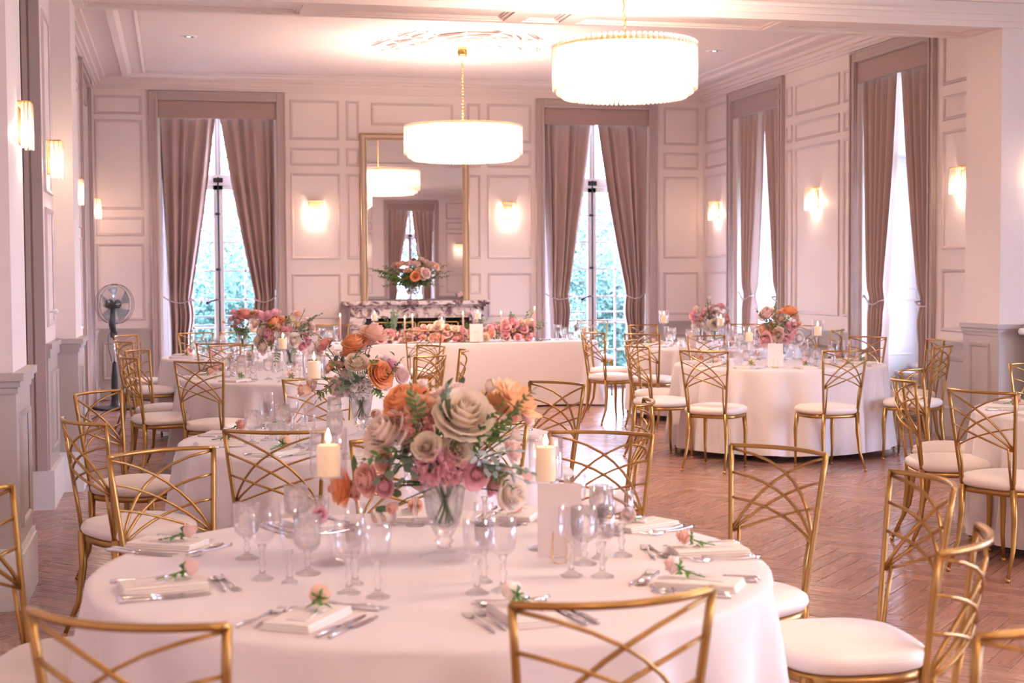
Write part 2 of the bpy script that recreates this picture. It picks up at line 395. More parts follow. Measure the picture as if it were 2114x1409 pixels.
for a, b in ((1.45, 2.08), (4.02, 4.615), (6.46, 6.96)):
    for z0, z1 in rows: P.append((a, b, z0, z1))
for a, b in ((2.165, 2.335), (3.755, 3.93)):
    for z0, z1 in rows: P.append((a, b, z0 if z0 > 1 else 1.28, z1))
P.append((2.49, 3.57, 3.47, 3.76))
panels(wb, BACK, P)
panels(wb, BACK, [(a, b, 0.25, 0.72) for a, b in ((-0.9, -0.42), (1.5, 2.0), (4.1, 4.6), (6.5, 6.92))], WAINS, 0.012)
# right wall
sk, rl = lower(wr, RIGHT, [(-18.8, -17.83), (-16.07, -14.31), (-12.55, -11.35)])
sk.build('baseboard_right', WAINS, None, None, kind='structure'); rl.build('trim_2', WAINS, None, None, kind='structure')
P = []
for a, b in ((-18.68, -17.9), (-15.76, -14.61), (-16.02, -15.85), (-14.51, -14.36), (-12.43, -11.45)):
    for z0, z1 in (rows if b-a < 1 else rows[:2]): 
        if a == -15.76 or (b-a) < 0.2: continue
        P.append((a, b, z0, z1))
for a, b in ((-16.02, -15.85), (-15.76, -14.61), (-14.51, -14.36)):
    P += [(a, b, 3.35, 3.7), (a, b, 3.05, 3.26), (a, b, 1.06, 2.97)]
panels(wr, RIGHT, P)
panels(wr, RIGHT, [(a, b, 0.25, 0.74) for a, b in ((-18.65, -17.95), (-15.9, -14.5), (-12.42, -11.45))], WAINS, 0.012)
# left wall of the back bay
sk, rl = lower(wl, LEFT, [(11.35, 16.07), (17.83, 18.8)])
sk.build('baseboard_left', WAINS, None, None, kind='structure'); rl.build('trim_3', WAINS, None, None, kind='structure')
P = []
for a, b in ((17.92, 18.68), (14.5, 15.9), (12.7, 14.2), (11.5, 12.45)):
    for z0, z1 in rowsA: P.append((a, b, z0, z1))
panels(wl, LEFT, P)
panels(wl, LEFT, [(17.95, 18.65, 0.25, 0.74), (14.6, 15.8, 0.25, 0.74), (12.8, 14.2, 0.25, 0.74)], WAINS, 0.012)
# front wall, right wall of the hall behind the camera
sk, rl = lower(wf, FRONT, [(-XW, -7.95), (-6.25, 1.3)])
sk.build('baseboard_front', WAINS, None, None, kind='structure'); rl.build('trim_4', WAINS, None, None, kind='structure')
P = []
for a, b in ((-10.3, -8.2), (-5.9, -4.3), (-4.1, -2.5), (-2.3, -0.7), (-0.5, 1.0)):
    for z0, z1 in rows: P.append((a, b, z0, z1))
panels(wf, FRONT, P)

# pillar wainscots, chair rails and skirtings (rail height 1.08)
def pillar_dress(p, x, y0, y1, side, yfront, xfar, nm):
    """side=+1: visible side face looks to +x"""
    t = 0.012*side
    def bx(mb, d, z0, z1):
        xa, xb = sorted((x-0.3*side, x+d*side))
        mb.box(min(xa, xfar), max(xb, xfar) if side < 0 else xb, y0-d, y1+(0 if side > 0 else d*0), z0, z1)
    a = MB(); bx(a, 0.012, 0, 1.06); a.build('wainscot', WAINS, p)
    b = MB(); bx(b, 0.022, 1.0, 1.03); bx(b, 0.034, 1.03, 1.06); bx(b, 0.05, 1.06, 1.095); b.build(nm, WAINS, p)
    c = MB(); bx(c, 0.035, 0, 0.26); bx(c, 0.026, 0.26, 0.285); c.build('baseboard', WHITE if side > 0 else WAINS, p)
pillar_dress(pl2, -0.70, 10.8, 11.35, 1, 10.8, -1.4, 'rail'); pillar_dress(pl1, -0.735, 7.0, 7.63, 1, 7.0, -1.4, 'rail')
pillar_dress(pr, 6.635, 10.8, 11.35, -1, 10.8, XW, 'rail')
SIDE_R = TR(-0.688, 0, 0, PI/2)
frame_mb(10.9, 11.25, 0.36, 0.9, SIDE_R).build('panel_moulding', WAINS, pl2)
frame_mb(7.1, 7.53, 0.36, 0.9, TR(-0.723, 0, 0, PI/2)).build('panel_moulding', WAINS, pl1)
frame_mb(-11.25, -10.93, 0.3, 0.93, TR(6.623, 0, 0, -PI/2)).build('panel_moulding', WAINS, pr)
# recess wall between opening and pillar
a = MB(); a.box(-0.84, -0.828, 10.0, 10.8, 0, 1.06); a.build('wainscot', WAINS, wl2)
a = MB(); a.box(-0.84, -0.80, 9.99, 10.8, 1.06, 1.095); a.box(-0.84, -0.812, 9.99, 10.8, 1.0, 1.06); a.build('trim_5', WAINS, None, None, kind='structure')
a = MB(); a.box(-1.6, -0.80, 9.965, 10.8, 0, 0.26); a.build('baseboard_left', WHITE, None, None, kind='structure')
frame_mb(10.14, 10.68, 0.36, 0.9, TR(-0.828, 0, 0, PI/2)).build('panel_moulding', WAINS, wl2)
panels(wl2, TR(-0.84, 0, 0, PI/2), [(10.1, 10.7, 1.2, 2.0), (10.1, 10.7, 2.1, 3.3)], TRIM)
# grey lining of the opening (jamb facing the camera) with its casing strips
j = MB(); j.box(-2.1, -0.86, 9.975, 10.0, 0.26, 3.75); j.box(-1.02, -0.97, 9.955, 9.975, 0.26, 3.75); j.box(-0.95, -0.92, 9.945, 9.975, 0.26, 3.75); j.box(-0.905, -0.84, 9.96, 10.0, 0.26, 3.75)
j.box(-2.1, -0.84, 7.63, 10.0, 3.72, 3.75); j.box(-2.1, -0.8, 7.63, 7.65, 0, 3.75)
j.build('door_1', TAUPE, None, None, kind='structure')
dk = MB(); dk.sphere((-0.80, 10.35, 1.30), 0.018, 10); dk.tube([(-0.84, 10.35, 1.30), (-0.80, 10.35, 1.30)], 0.008, 8); dk.build('cupboard_knob', WHITE, wl2)

# window casings, windows, curtains
def window(n, M, c, hw=HW, sill=0.0, outdoor=0.27, bars=True):
    W = empty('window_%d' % n, (0, 0, 0), kind='structure'); W.matrix_basis = M @ Matrix.Translation((c, 0, 0))
    cs = MB(); o = hw+0.11
    for s in (-1, 1):
        xa, xb = sorted((s*hw, s*o)); cs.bbox(xa, xb, -0.03, 0.0, 0, 3.85, 0.006); 
        xa, xb = sorted((s*(hw-0.0), s*(hw+0.03))); cs.bbox(xa, xb, -0.045, -0.03, 0, 3.77, 0.004)
        xa, xb = sorted((s*(o-0.022), s*o)); cs.bbox(xa, xb, -0.048, -0.03, 0, 3.85, 0.005)
    cs.bbox(-hw, hw, -0.03, 0.0, ZT, 3.85, 0.006); cs.bbox(-hw, hw, -0.045, -0.03, ZT, ZT+0.03, 0.004); cs.bbox(-o, o, -0.048, -0.03, 3.828, 3.85, 0.005)
    cs.build('casing', TAUPE, W)
    # reveals lined in white with panelled shutters
    rv = MB()
    for s in (-1, 1):
        xa, xb = sorted((s*(hw-0.03), s*hw)); rv.box(xa, xb, 0.05, outdoor+0.15, 0, ZT)
    rv.box(-hw, hw, 0.05, outdoor+0.15, ZT-0.03, ZT)
    rv.build('reveal_lining', WHITE, W)
    for s in (-1, 1):
        FM = Matrix.Translation((s*(hw-0.03), 0, 0)) @ Matrix.Rotation(-s*PI/2, 4, 'Z')
        for z0, z1 in ((max(0.2, sill+0.1), 1.25), (1.35, 2.65), (2.75, 3.6)):
            xa, xb = (-(outdoor+0.06), -0.12) if s > 0 else (0.12, outdoor+0.06)
            frame_mb(xa, xb, z0, z1, FM, 0.025, 0.01).build('shutter_moulding', WHITE, W)
    yg = outdoor; a = hw-0.03
    fr = MB()
    for s in (-1, 1):
        xa, xb = sorted((s*a, s*(a-0.05))); fr.box(xa, xb, yg-0.04, yg+0.05, sill, ZT-0.03)
    fr.box(-a, a, yg-0.04, yg+0.05, 3.62, ZT-0.03); fr.bbox(-a, a, yg-0.055, yg+0.05, 2.70, 2.83, 0.006); fr.box(-a, a, yg-0.04, yg+0.05, sill, sill+0.06)
    fr.box(-0.045, 0.045, yg-0.045, yg+0.03, 2.83, 3.62)
    fr.build('window_frame', WHITE, W)
    # two leaves
    for s in (-1, 1):
        L = MB(); x0, x1 = (0.0, a-0.05) if s > 0 else (-(a-0.05), 0.0)
        L.bbox(x0, x0+0.062, yg-0.03, yg+0.02, sill+0.06, 2.70, 0.004); L.bbox(x1-0.062, x1, yg-0.03, yg+0.02, sill+0.06, 2.70, 0.004)
        L.box(x0, x1, yg-0.03, yg+0.02, 2.64, 2.70); L.box(x0, x1, yg-0.03, yg+0.02, sill+0.06, sill+0.16)
        lf = L.build('casement', WHITE, W)
        ins = 0.27
        xb = (x0+0.062+ins) if s > 0 else (x1-0.062-ins)
        g = MB(); g.box(xb-0.011, xb+0.011, yg-0.022, yg+0.012, sill+0.1, 2.66); g.build('glazing_bar', WHITE, lf)
        g = MB(); g.box(xb-0.011, xb+0.011, yg-0.022, yg+0.012, 2.83, 3.62); g.build('glazing_bar', WHITE, lf)
        zs = [z for z in (0.50, 0.87, 1.23, 1.60, 1.965, 2.33) if z > sill+0.2]
        for z in zs+[3.22]:
            g = MB(); g.box(x0+0.05, x1-0.05, yg-0.022, yg+0.012, z-0.011, z+0.011); g.build('glazing_bar', WHITE, lf)
        edges = [sill+0.16]+[z for z in zs]+[2.64]
        cells = list(zip(edges[:-1], edges[1:]))+[(2.83, 3.22), (3.22, 3.62)]
        for z0, z1 in cells:
            for p0, p1 in ((x0+0.062, xb), (xb, x1-0.062)):
                g = MB(); g.box(p0+0.012, p1-0.012, yg-0.006, yg-0.002, z0+0.012, z1-0.012); g.build('pane', PANE, lf)
    if bars:
        g = MB(); g.tube([(0, yg-0.05, sill+0.12), (0, yg-0.05, 2.80)], 0.011, 8)
        for z in (sill+0.25, 1.62, 2.33): g.sphere((0, yg-0.05, z), 0.022, 8); g.bbox(-0.04, 0.01, yg-0.06, yg-0.03, z-0.015, z+0.015, 0.003)
        g.bbox(-0.06, 0.06, yg-0.07, yg-0.03, 2.73, 2.79, 0.005)
        rod = g.build('espagnolette_rod', BLACK, W)
        h = MB(); h.tube([(0, yg-0.06, 1.23), (-0.04, yg-0.075, 1.235), (-0.10, yg-0.08, 1.22), (-0.14, yg-0.08, 1.20)], [0.009, 0.010, 0.012, 0.014], 8); h.sphere((-0.155, yg-0.08, 1.195), 0.026, 8)
        h.build('handle', BLACK, rod)
        for dx in (-0.02, 0.02):
            g = MB(); g.tube([(dx, yg-0.055, 3.62), (dx, yg-0.055, 2.83)], 0.003, 5); g.build('pull_cord', BLACK, W)
    return W
def pelmet(M, c, label, hw=HW, grp=None):
    mb = MB(); mb.bbox(-hw+0.006, hw-0.006, 0.0, 0.03, 3.52, ZT-0.002, 0.005)
    return mb.build('pelmet', PELMET, None, M @ Matrix.Translation((c, 0, 0)), label=label, cat='pelmet', group=grp)
def curtain(M, c, s, label, xin=0.38, ztie=1.24, hw=HW, nf=5, seed=0, grp=None, zb=0.02, xo_t=0.62):
    """s=-1 left panel, s=+1 right panel"""
    rnd = random.Random(seed); ph = [rnd.uniform(0, TAU) for _ in range(4)]
    z1 = 3.56; yc = 0.10
    def edges(z):
        if z > ztie:
            t = (z-ztie)/(z1-ztie); b = math.sin(PI*t)*0.03
            return (hw-0.01)*t+xo_t*(1-t), 0.025*t+xin*(1-t)-b*0.6
        t = (ztie-z)/ztie
        return xo_t-0.02*math.sin(t*PI), xin+0.02*t-0.03*math.sin(min(1, t*3)*PI)
    def fn(u, v):
        z = z1+(zb-z1)*v; xo, xi = edges(z)
        wdt = abs(xo-xi); comp = 1-wdt/0.75
        uu = u+0.020*math.sin(TAU*u*2+ph[0]+v*1.5)+0.008*math.sin(7*v+ph[1]+TAU*u)
        x = xi+(xo-xi)*u + 0.010*math.sin(TAU*nf*uu*0.5+ph[2])*(1 if 0.02 < u < 0.98 else 0)
        amp = 0.044+0.022*comp
        tie = math.exp(-((z-ztie)/0.10)**2)
        y = yc+amp*(1-0.55*tie)*math.sin(TAU*nf*uu+ph[3])+0.006*math.sin(TAU*nf*2.3*uu+ph[1])
        return (s*x, y, z)
    mb = MB(); mb.grid(fn, 96, 48)
    o = mb.build('curtain', CURTAIN, None, M @ Matrix.Translation((c, 0, 0)), label=label, cat='curtain', group=grp)
    sm = o.modifiers.new('thickness', 'SOLIDIFY'); sm.thickness = 0.004; sm.offset = 0
    xo, xi = edges(ztie)
    t = MB(); pts = []
    for k in range(13):
        a = k/12; x = (xi-0.012)+(hw-0.005-xi+0.012)*a; sag = -0.09*math.sin(PI*a)+0.10*a*a
        pts.append((s*x, yc-0.075*math.cos(a*PI*0.45)-0.0, ztie+0.0+sag*0.6))
    pts = [(s*(xi+0.02), yc+0.04, ztie+0.02)]+pts
    t.tube(pts, 0.009, 6); t.build('tieback', ROPE, o)
    hk = MB(); hk.tube([(s*(hw-0.03), yc+0.01, ztie+0.09), (s*(hw-0.03), yc-0.03, ztie+0.06), (s*(hw-0.03), yc-0.02, ztie+0.03)], 0.005, 6); hk.build('hook', BRASS, o)
    return o
WN = [(1, BACK, W1, 'left window of the back wall', 0.0), (2, BACK, W2, 'right window of the back wall', 0.0),
      (3, RIGHT, -16.95, 'farther window of the right wall', 0.55), (4, RIGHT, -13.43, 'nearer window of the right wall', 0.55),
      (5, LEFT, 16.95, 'farther window of the left wall', 0.0), 
      (8, TR(XW, 0, 0, -PI/2), -6.0, 'x', 0.0), (9, TR(XW, 0, 0, -PI/2), -1.0, 'x', 0.0),
              (7, FRONT, -7.1, 'end window seen in the mirror', 0.0)]
for n, M, c, txt, sill in WN:
    hw = HW if M in (BACK, FRONT) else (1.0 if n > 7 else 0.77)
    window(n, M, c, hw, sill, 0.72 if M is RIGHT else 0.27)
    if n in (6, 8, 9): continue
    pelmet(M, c, 'flat taupe cloth pelmet over the '+txt, hw)
    near, far = ('left', 'right')
    side = {3: ('farther', 'nearer'), 4: ('farther', 'nearer'), 5: ('nearer', 'farther'), 7: ('right', 'left')}.get(n, ('left', 'right'))
    right_w = M is RIGHT
    curtain(M, c, -1, 'taupe tied-back %s curtain of the %s' % (side[0], txt), xin=(0.02 if n == 5 else 0.36) if not right_w else 0.30, seed=n*2, hw=hw, xo_t=0.635 if not right_w else 0.62)
    curtain(M, c, 1, 'taupe tied-back %s curtain of the %s' % (side[1], txt), xin=(0.02 if n == 5 else 0.44) if not right_w else 0.45, seed=n*2+1, hw=hw, xo_t=0.69)
# low sill boxes under the right windows with radiators in front
for c, hw in RW:
    m = MB(); m.box(c-hw+0.03, c+hw-0.03, 0.62, 0.80, 0, 0.57); m.box(c-hw+0.03, c+hw-0.03, 0.58, 0.80, 0.53, 0.56)
    m.build('trim_6', WHITE, None, RIGHT, kind='structure')

# ceiling, cornices, beam
m = MB(); m.box(-2.4, XW+0.4, YF-0.4, 10.8, HC, HC+0.2); m.box(-2.4, XW+0.4, 10.8, 19.4, HC, HC+0.2)
cl = m.build('ceiling', CEIL, None, None, kind='structure')
m = MB()
for i, (d, z0, z1) in enumerate(((0.03, 3.86, 3.89), (0.06, 3.89, 3.92), (0.10, 3.92, 3.965), (0.16, 3.965, 4.0))):
    m.box(XL, XR, YB-d, YB, z0, z1); m.box(XL, XL+d, 11.35, YB-d, z0, z1); m.box(XR-d, XR, 11.35, YB-d, z0, z1); m.box(XL, XR, 11.35, 11.35+d, z0, z1)
    m.box(-1.3, XW, YF, YF+d, z0, z1); m.box(-1.3, -1.3+d, YF+d, 10.8, z0, z1); m.box(XW-d, XW, YF+d, 10.8, z0, z1)
m.build('trim_7', CEIL, None, None, kind='structure')
CEILM = Matrix.Translation((0, 0, HC)) @ Matrix.Rotation(-PI/2, 4, 'X')
def ceil_frame(x0, x1, y0, y1, w, d):
    # frame_mb works in x/z of a wall; lay it on the ceiling (z -> y, outward -> down)
    Mx = Matrix(((1, 0, 0, 0), (0, 0, 1, 0), (0, 1, 0, HC), (0, 0, 0, 1)))
    return frame_mb(x0, x1, y0, y1, Mx, w, d)
ceil_frame(XL+0.37, XR-0.37, 11.35+0.37, YB-0.37, 0.12, 0.035).build('ceiling_moulding', CEIL, cl)
ceil_frame(XL+0.62, XR-0.62, 11.35+0.62, YB-0.62, 0.035, 0.015).build('ceiling_moulding', CEIL, cl)
# rose of plaster scrolls around the back chandelier
m = MB(); rnd = random.Random(3)
for k in range(16):
    a = TAU*k/16
    for rr, ln, ww in ((0.20, 0.16, 0.05), (0.38, 0.20, 0.06), (0.60, 0.22, 0.055), (0.82, 0.16, 0.035)):
        if rr > 0.7 and k % 2: continue
        pts = [(XM+math.cos(a+0.25*math.sin(t*3+k))*(rr+ln*t), 15.4+math.sin(a+0.25*math.sin(t*3+k))*(rr+ln*t), HC-0.006-0.012*math.sin(PI*t)) for t in (0, .25, .5, .75, 1)]
        m.tube(pts, [0.006, ww*0.3, ww*0.4, ww*0.25, 0.004], 6, 0, True, None, True, [0.003, 0.010, 0.011, 0.009, 0.003])
        m.sphere((XM+math.cos(a+0.19)*(rr+ln*0.5), 15.4+math.sin(a+0.19)*(rr+ln*0.5), HC-0.004), 0.022, 6, 0, 0.7)
m.lathe([(0.16, HC), (0.16, HC-0.02), (0.13, HC-0.03), (0.05, HC-0.035)], 32, 0, True, Matrix.Translation((XM, 15.4, 0)))
m.build('ceiling_rose', CEIL, cl)
# beam: body, front cornice steps, coffered soffit
bm_ = empty('beam', (0, 0, 0), kind='structure')
SZ = 3.525
m = MB(); m.box(-2.3, XW, 10.8, 11.35, SZ+0.03, 4.1); m.build('beam_body', WALL, bm_)
m = MB()
for d, z0, z1 in ((0.02, SZ+0.0, SZ+0.05), (0.035, SZ+0.05, SZ+0.10), (0.05, SZ+0.10, SZ+0.13), (0.02, SZ+0.13, SZ+0.2), (0.06, SZ+0.2, SZ+0.24), (0.09, SZ+0.24, SZ+0.29), (0.14, SZ+0.29, SZ+0.36), (0.19, SZ+0.36, 4.0)):
    m.box(-2.3, XW, 10.8-d, 10.8, z0, z1)
m.build('beam_cornice', WALL, bm_)
def soffit(x0, x1):
    mb = MB()
    for i0, i1, z in ((0, 0.07, 0.0), (0.07, 0.10, 0.012), (0.10, 0.12, 0.022)):
        mb.box(x0+i0, x1-i0, 10.8+i0, 10.8+i1, SZ+z, SZ+0.03+0.01); mb.box(x0+i0, x1-i0, 11.35-i1, 11.35-i0, SZ+z, SZ+0.04)
        mb.box(x0+i0, x0+i1, 10.8+i1, 11.35-i1, SZ+z, SZ+0.04); mb.box(x1-i1, x1-i0, 10.8+i1, 11.35-i1, SZ+z, SZ+0.04)
    mb.build('soffit_coffer', WALL, bm_)
for a, b in ((-0.70, 1.02), (1.02, 2.62), (2.62, 3.07), (3.07, 4.80), (4.80, 6.635)): soffit(a, b)

# recessed ceiling spots
for x, y, t in ((0.17, 15.45, 'left'), (5.87, 15.35, 'right')):
    s_ = empty('recessed_spotlight', (x, y, HC), 0, 'small round recessed spotlight in the %s part of the back ceiling' % t, 'spotlight')
    m = MB(); m.lathe([(0.055, -0.004), (0.07, -0.008), (0.085, -0.006), (0.09, 0.0)], 24); m.build('bezel', WHITE, s_)
    m = MB(); m.lathe([(0.056, -0.003), (0.035, 0.0), (0.0005, 0.0)], 20); m.build('reflector', SILVER, s_)
    m = MB(); m.lathe([(0.022, -0.004), (0.0005, -0.006)], 12); m.build('lamp', SPOTGLOW, s_)

# ---------------------------------------------------------------- floor: herringbone oak planks
fl = empty('floor', (0, 0, 0), kind='structure')
m = MB(); m.box(-2.4, XW+0.4, YF-0.4, 19.4, -0.12, -0.006); m.build('subfloor', GAP, fl)
PL, PW, TH = 0.60, 0.10, 0.012
def plank_mesh(L, Wd, seed):
    mb = MB(); g = 0.0012; b = 0.0012; rings = []
    for z, i in ((-TH, 0), (-b, 0), (0, b)):
        rings.append([(-L/2+g+i, -Wd/2+g+i, z), (L/2-g-i, -Wd/2+g+i, z), (L/2-g-i, Wd/2-g-i, z), (-L/2+g+i, Wd/2-g-i, z)])
    mb.loft(rings, True, False, True, 0, False)
    return mb
pm = plank_mesh(PL, PW, 0).mesh('plank', OAK1)
uvl = pm.uv_layers.new(name='grain')
for lp in pm.loops: uvl.data[lp.index].uv = (pm.vertices[lp.vertex_index].co.x, pm.vertices[lp.vertex_index].co.y)
# herringbone lattice turned 45 degrees to the walls
rot = R(45.0+0); ca, sa = math.cos(rot), math.sin(rot)
slots = []
n_ = int(PL/PW)
for i in range(-190, 191):
    for j in range(-24, 25):
        # horizontal plank whose lower-left corner is at (i*W + j*2L... ) in block coordinates
        ox, oy = i*PW + j*2*PL, i*PW
        for k in (0, 1):
            if k == 0: cx_, cy_, a = ox+PL/2, oy+PW/2, 0.0
            else: cx_, cy_, a = ox+PL+PW/2, oy+PW-PL/2+0.0, PI/2
            x = ca*cx_-sa*cy_+4.0; y = sa*cx_+ca*cy_+6.0
            if -1.9 < x < XW-0.4 and YF+0.3 < y < 18.6: slots.append((x, y, a+rot))
def vis_key(s):
    # nearest planks of the open floor first
    x, y, _ = s
    d = fw.dot(Vector((x, y, 0))-Vector((0, 0, 1.53)))
    if d < 1: return 1e9
    px = 1057+3000*rt.dot(Vector((x, y, -1.53)))/d; py = 704.5-3000*up.dot(Vector((x, y, -1.53)))/d
    if not (-60 < px < 2180 and 780 < py < 1460): return 1e9
    if math.hypot(x-0.66, y-3.85) < 1.0: return 1e9
    return d
slots.sort(key=vis_key)
for x, y, a in slots[:296]:
    link('plank', pm, fl, TR(x, y, random.uniform(-0.0006, 0.0006), a))
mb = MB(); uvs = []
for x, y, a in slots[296:]:
    sub = plank_mesh(PL, PW, 0); mb.add(sub.v, sub.f, 0, False, TR(x, y, random.uniform(-0.0006, 0.0006), a)); uvs.extend((v[0], v[1]) for v in sub.v)
me = mb.mesh('plank_field', OAK2); uvl = me.uv_layers.new(name='grain')
vi = [0]*len(me.loops); me.loops.foreach_get('vertex_index', vi)
uvl.data.foreach_set('uv', [c for i in vi for c in uvs[i]])
link('plank_field', me, fl, None, kind='stuff')

# ---------------------------------------------------------------- outside
m = MB(); m.box(-60, 70, 19.3, 120, -0.75, -0.65); m.box(7.6, 80, -60, 19.3, -0.75, -0.65); m.box(-60, -2.6, -60, 19.3, -0.75, -0.65); m.box(-2.6, 11, -60, -7.7, -0.75, -0.65)
m.build('ground', LAWN, None, None, kind='structure')
m = MB(); m.box(-2, 9, 19.27, 21.5, -0.2, -0.02); m.build('terrace', STONE, None, None, kind='structure')
def railing(x0, x1, y, label):
    r = empty('terrace_railing', (0, 0, 0), 0, label, 'railing')
    m = MB()
    for z in (1.0, 0.88, 0.12): m.tube([(x0, y, z), (x1, y, z)], 0.012, 6)
    m.build('rail', BLACK, r)
    n = int((x1-x0)/0.6)
    for i in range(n+1):
        m = MB(); x = x0+(x1-x0)*i/n; m.tube([(x, y, -0.02), (x, y, 1.0)], 0.01, 6); m.build('post', BLACK, r)
railing(-0.6, 1.9, 19.75, 'thin dark iron railing outside the left window of the back wall')
railing(4.3, 6.9, 19.75, 'thin dark iron railing outside the right window of the back wall')
def tree(x, y, h, r, label, seed, n=15000):
    rnd = random.Random(seed); t = empty('tree', (x, y, -0.65), 0, label, 'tree', 'garden trees outside the windows')
    m = MB(); m.tube([(0, 0, 0), (0.1, 0.05, h*0.3), (0.0, 0.1, h*0.65)], [0.22, 0.16, 0.08], 8)
    for k in range(6):
        a = rnd.uniform(0, TAU); m.tube([(0.03, 0.05, h*(0.28+0.05*k)), (math.cos(a)*r*0.35, math.sin(a)*r*0.35, h*(0.42+0.06*k)), (math.cos(a)*r*0.7, math.sin(a)*r*0.7, h*(0.5+0.06*k))], [0.08, 0.05, 0.02], 6)
    m.build('trunk', BARK, t)
    lobes = [(rnd.uniform(-.55, .55)*r, rnd.uniform(-.55, .55)*r, h*rnd.uniform(0.18, 0.85), r*rnd.uniform(0.35, 0.55)) for _ in range(16)]
    m = MB()
    for k in range(n):
        lx, ly, lz, lr = lobes[k % len(lobes)]
        th, ph = rnd.uniform(0, TAU), math.acos(rnd.uniform(-1, 1)); rr = lr*rnd.uniform(0.75, 1.05)
        c = Vector((lx+rr*math.sin(ph)*math.cos(th), ly+rr*math.sin(ph)*math.sin(th), max(0.1, lz+rr*0.8*math.cos(ph))))
        s = rnd.uniform(0.03, 0.07); a = Vector((rnd.gauss(0, 1), rnd.gauss(0, 1), rnd.gauss(0, 1))).normalized(); b = a.orthogonal().normalized()*s*0.5; a *= s
        m.add([c-a, c+b, c+a, c-b], [(0, 1, 2, 3)])
    m.build('foliage', TREE, t, None, kind='stuff')
for i, (x, y, h, r, t) in enumerate(((1.3, 33.5, 4.9, 3.0, 'large leafy garden tree filling the view through the left window'), (0.7, 28.2, 2.7, 1.7, 'low leafy garden tree close behind the left window'), (-4.6, 35, 4.4, 2.6, 'leafy garden tree far to the left outside the left window'),
        (9.5, 33.5, 5.0, 3.0, 'large leafy garden tree filling the view through the right back window'), (8.6, 28.2, 2.8, 1.7, 'low leafy garden tree close behind the right back window'), (15.4, 35, 5.0, 2.7, 'tall leafy garden tree far to the right beyond the back wall'),
        (5.4, 39, 5.4, 2.9, 'leafy garden tree far beyond the back wall between the two windows'), (9.0, -16, 5.0, 3.0, 'leafy garden tree behind the hall, seen in the mirror'))):
    tree(x, y, h, r, t, i)
# ---------------------------------------------------------------- chairs
def chair_w(z): return 0.155+(z-0.45)/(0.935-0.45)*0.045 if z < 0.935 else 0.20
def chair_y(x, z):
    t = (z-0.45)/0.485; w = chair_w(z); e = -0.185-0.055*t
    sag = 0.035+0.03*t
    return e-sag*(1-min(1, (x/w))**2) if abs(x) < w else e
def make_chair():
    t = empty('gold_chair', (0, 0, 0), 0, 'x', 'chair')
    m = MB()
    for s in (-1, 1):
        pts = [(s*chair_w(z), chair_y(chair_w(z), z), z) for z in (0.40, 0.47, 0.56, 0.65, 0.75, 0.85, 0.935)]
        m.tube(pts, 0.0095, 4, flat=(1, 0, 0))
    m.tube([(0.203*k/8, chair_y(0.1999*k/8, 0.935), 0.935) for k in range(-8, 9)], 0.0095, 4, flat=(0, 0, 1))
    m.build('back_frame', GOLD, t)
    def bar(p0, pc, p1, s):
        m = MB(); pts = []
        for k in range(9):
            a = k/8; x = (1-a)**2*p0[0]+2*a*(1-a)*pc[0]+a*a*p1[0]; z = (1-a)**2*p0[1]+2*a*(1-a)*pc[1]+a*a*p1[1]
            x = max(-chair_w(z), min(chair_w(z), x)); pts.append((s*x, chair_y(x, z)+0.002*s, z))
        m.tube(pts, 0.006, 4, flat=(0, 1, 0), ry=0.0055); m.build('lattice_bar', GOLD, t)
    for s in (-1, 1):
        bar((-0.170, 0.650), (-0.09, 0.865), (0.196, 0.925), s)
        bar((-0.168, 0.650), (-0.03, 0.800), (0.190, 0.845), s)
        bar((-0.166, 0.645), (0.02, 0.730), (0.182, 0.760), s)
        m = MB(); m.tube([(s*0.148, chair_y(0.148, 0.662), 0.662), (s*0.142, -0.205, 0.56), (s*0.146, -0.190, 0.44)], 0.0065, 4, flat=(0, 1, 0)); m.build('back_stem', GOLD, t)
    m = MB(); m.lathe([(0.02, 0.438), (0.20, 0.438), (0.222, 0.448), (0.230, 0.466), (0.226, 0.484), (0.205, 0.499), (0.13, 0.510), (0.0005, 0.514)], 36, 0, True, None, True, False, 0, 3.0, 1.0, 0.95)
    m.build('seat', SEAT, t)
    m = MB(); m.lathe([(0.195, 0.412), (0.212, 0.412), (0.212, 0.438), (0.195, 0.438)], 28, 0, True, None, False, False, 0, 3.2, 1.0, 0.95); m.build('seat_frame', GOLD, t)
    for s in (-1, 1):
        for pts in ([(s*0.165, 0.165, 0.43), (s*0.170, 0.180, 0.30), (s*0.170, 0.176, 0.15), (s*0.168, 0.185, 0.012)],
                    [(s*0.152, -0.186, 0.45), (s*0.158, -0.182, 0.30), (s*0.165, -0.200, 0.15), (s*0.178, -0.262, 0.012)]):
            m = MB(); m.tube(pts, [0.019, 0.017, 0.0125, 0.009], 6); m.sphere((pts[-1][0], pts[-1][1], 0.011), 0.013, 8); m.build('leg', GOLD, t)
    return t
CH0 = make_chair(); ch_used = [0]
TAB = {'T1': (0.664, 3.848), 'T2': (0.90, 6.95), 'T3': (0.90, 11.5), 'T4': (0.75, 14.45), 'T6': (5.08, 11.72), 'T7': (5.68, 14.85), 'T8': (5.24, 7.08)}
TXT = {'T1': 'the nearest table', 'T2': 'the second left table', 'T3': 'the third left table', 'T4': 'the farthest left table',
       'T5': 'the long head table', 'T6': 'the front right table', 'T7': 'the back right table', 'T8': 'the right-edge table'}
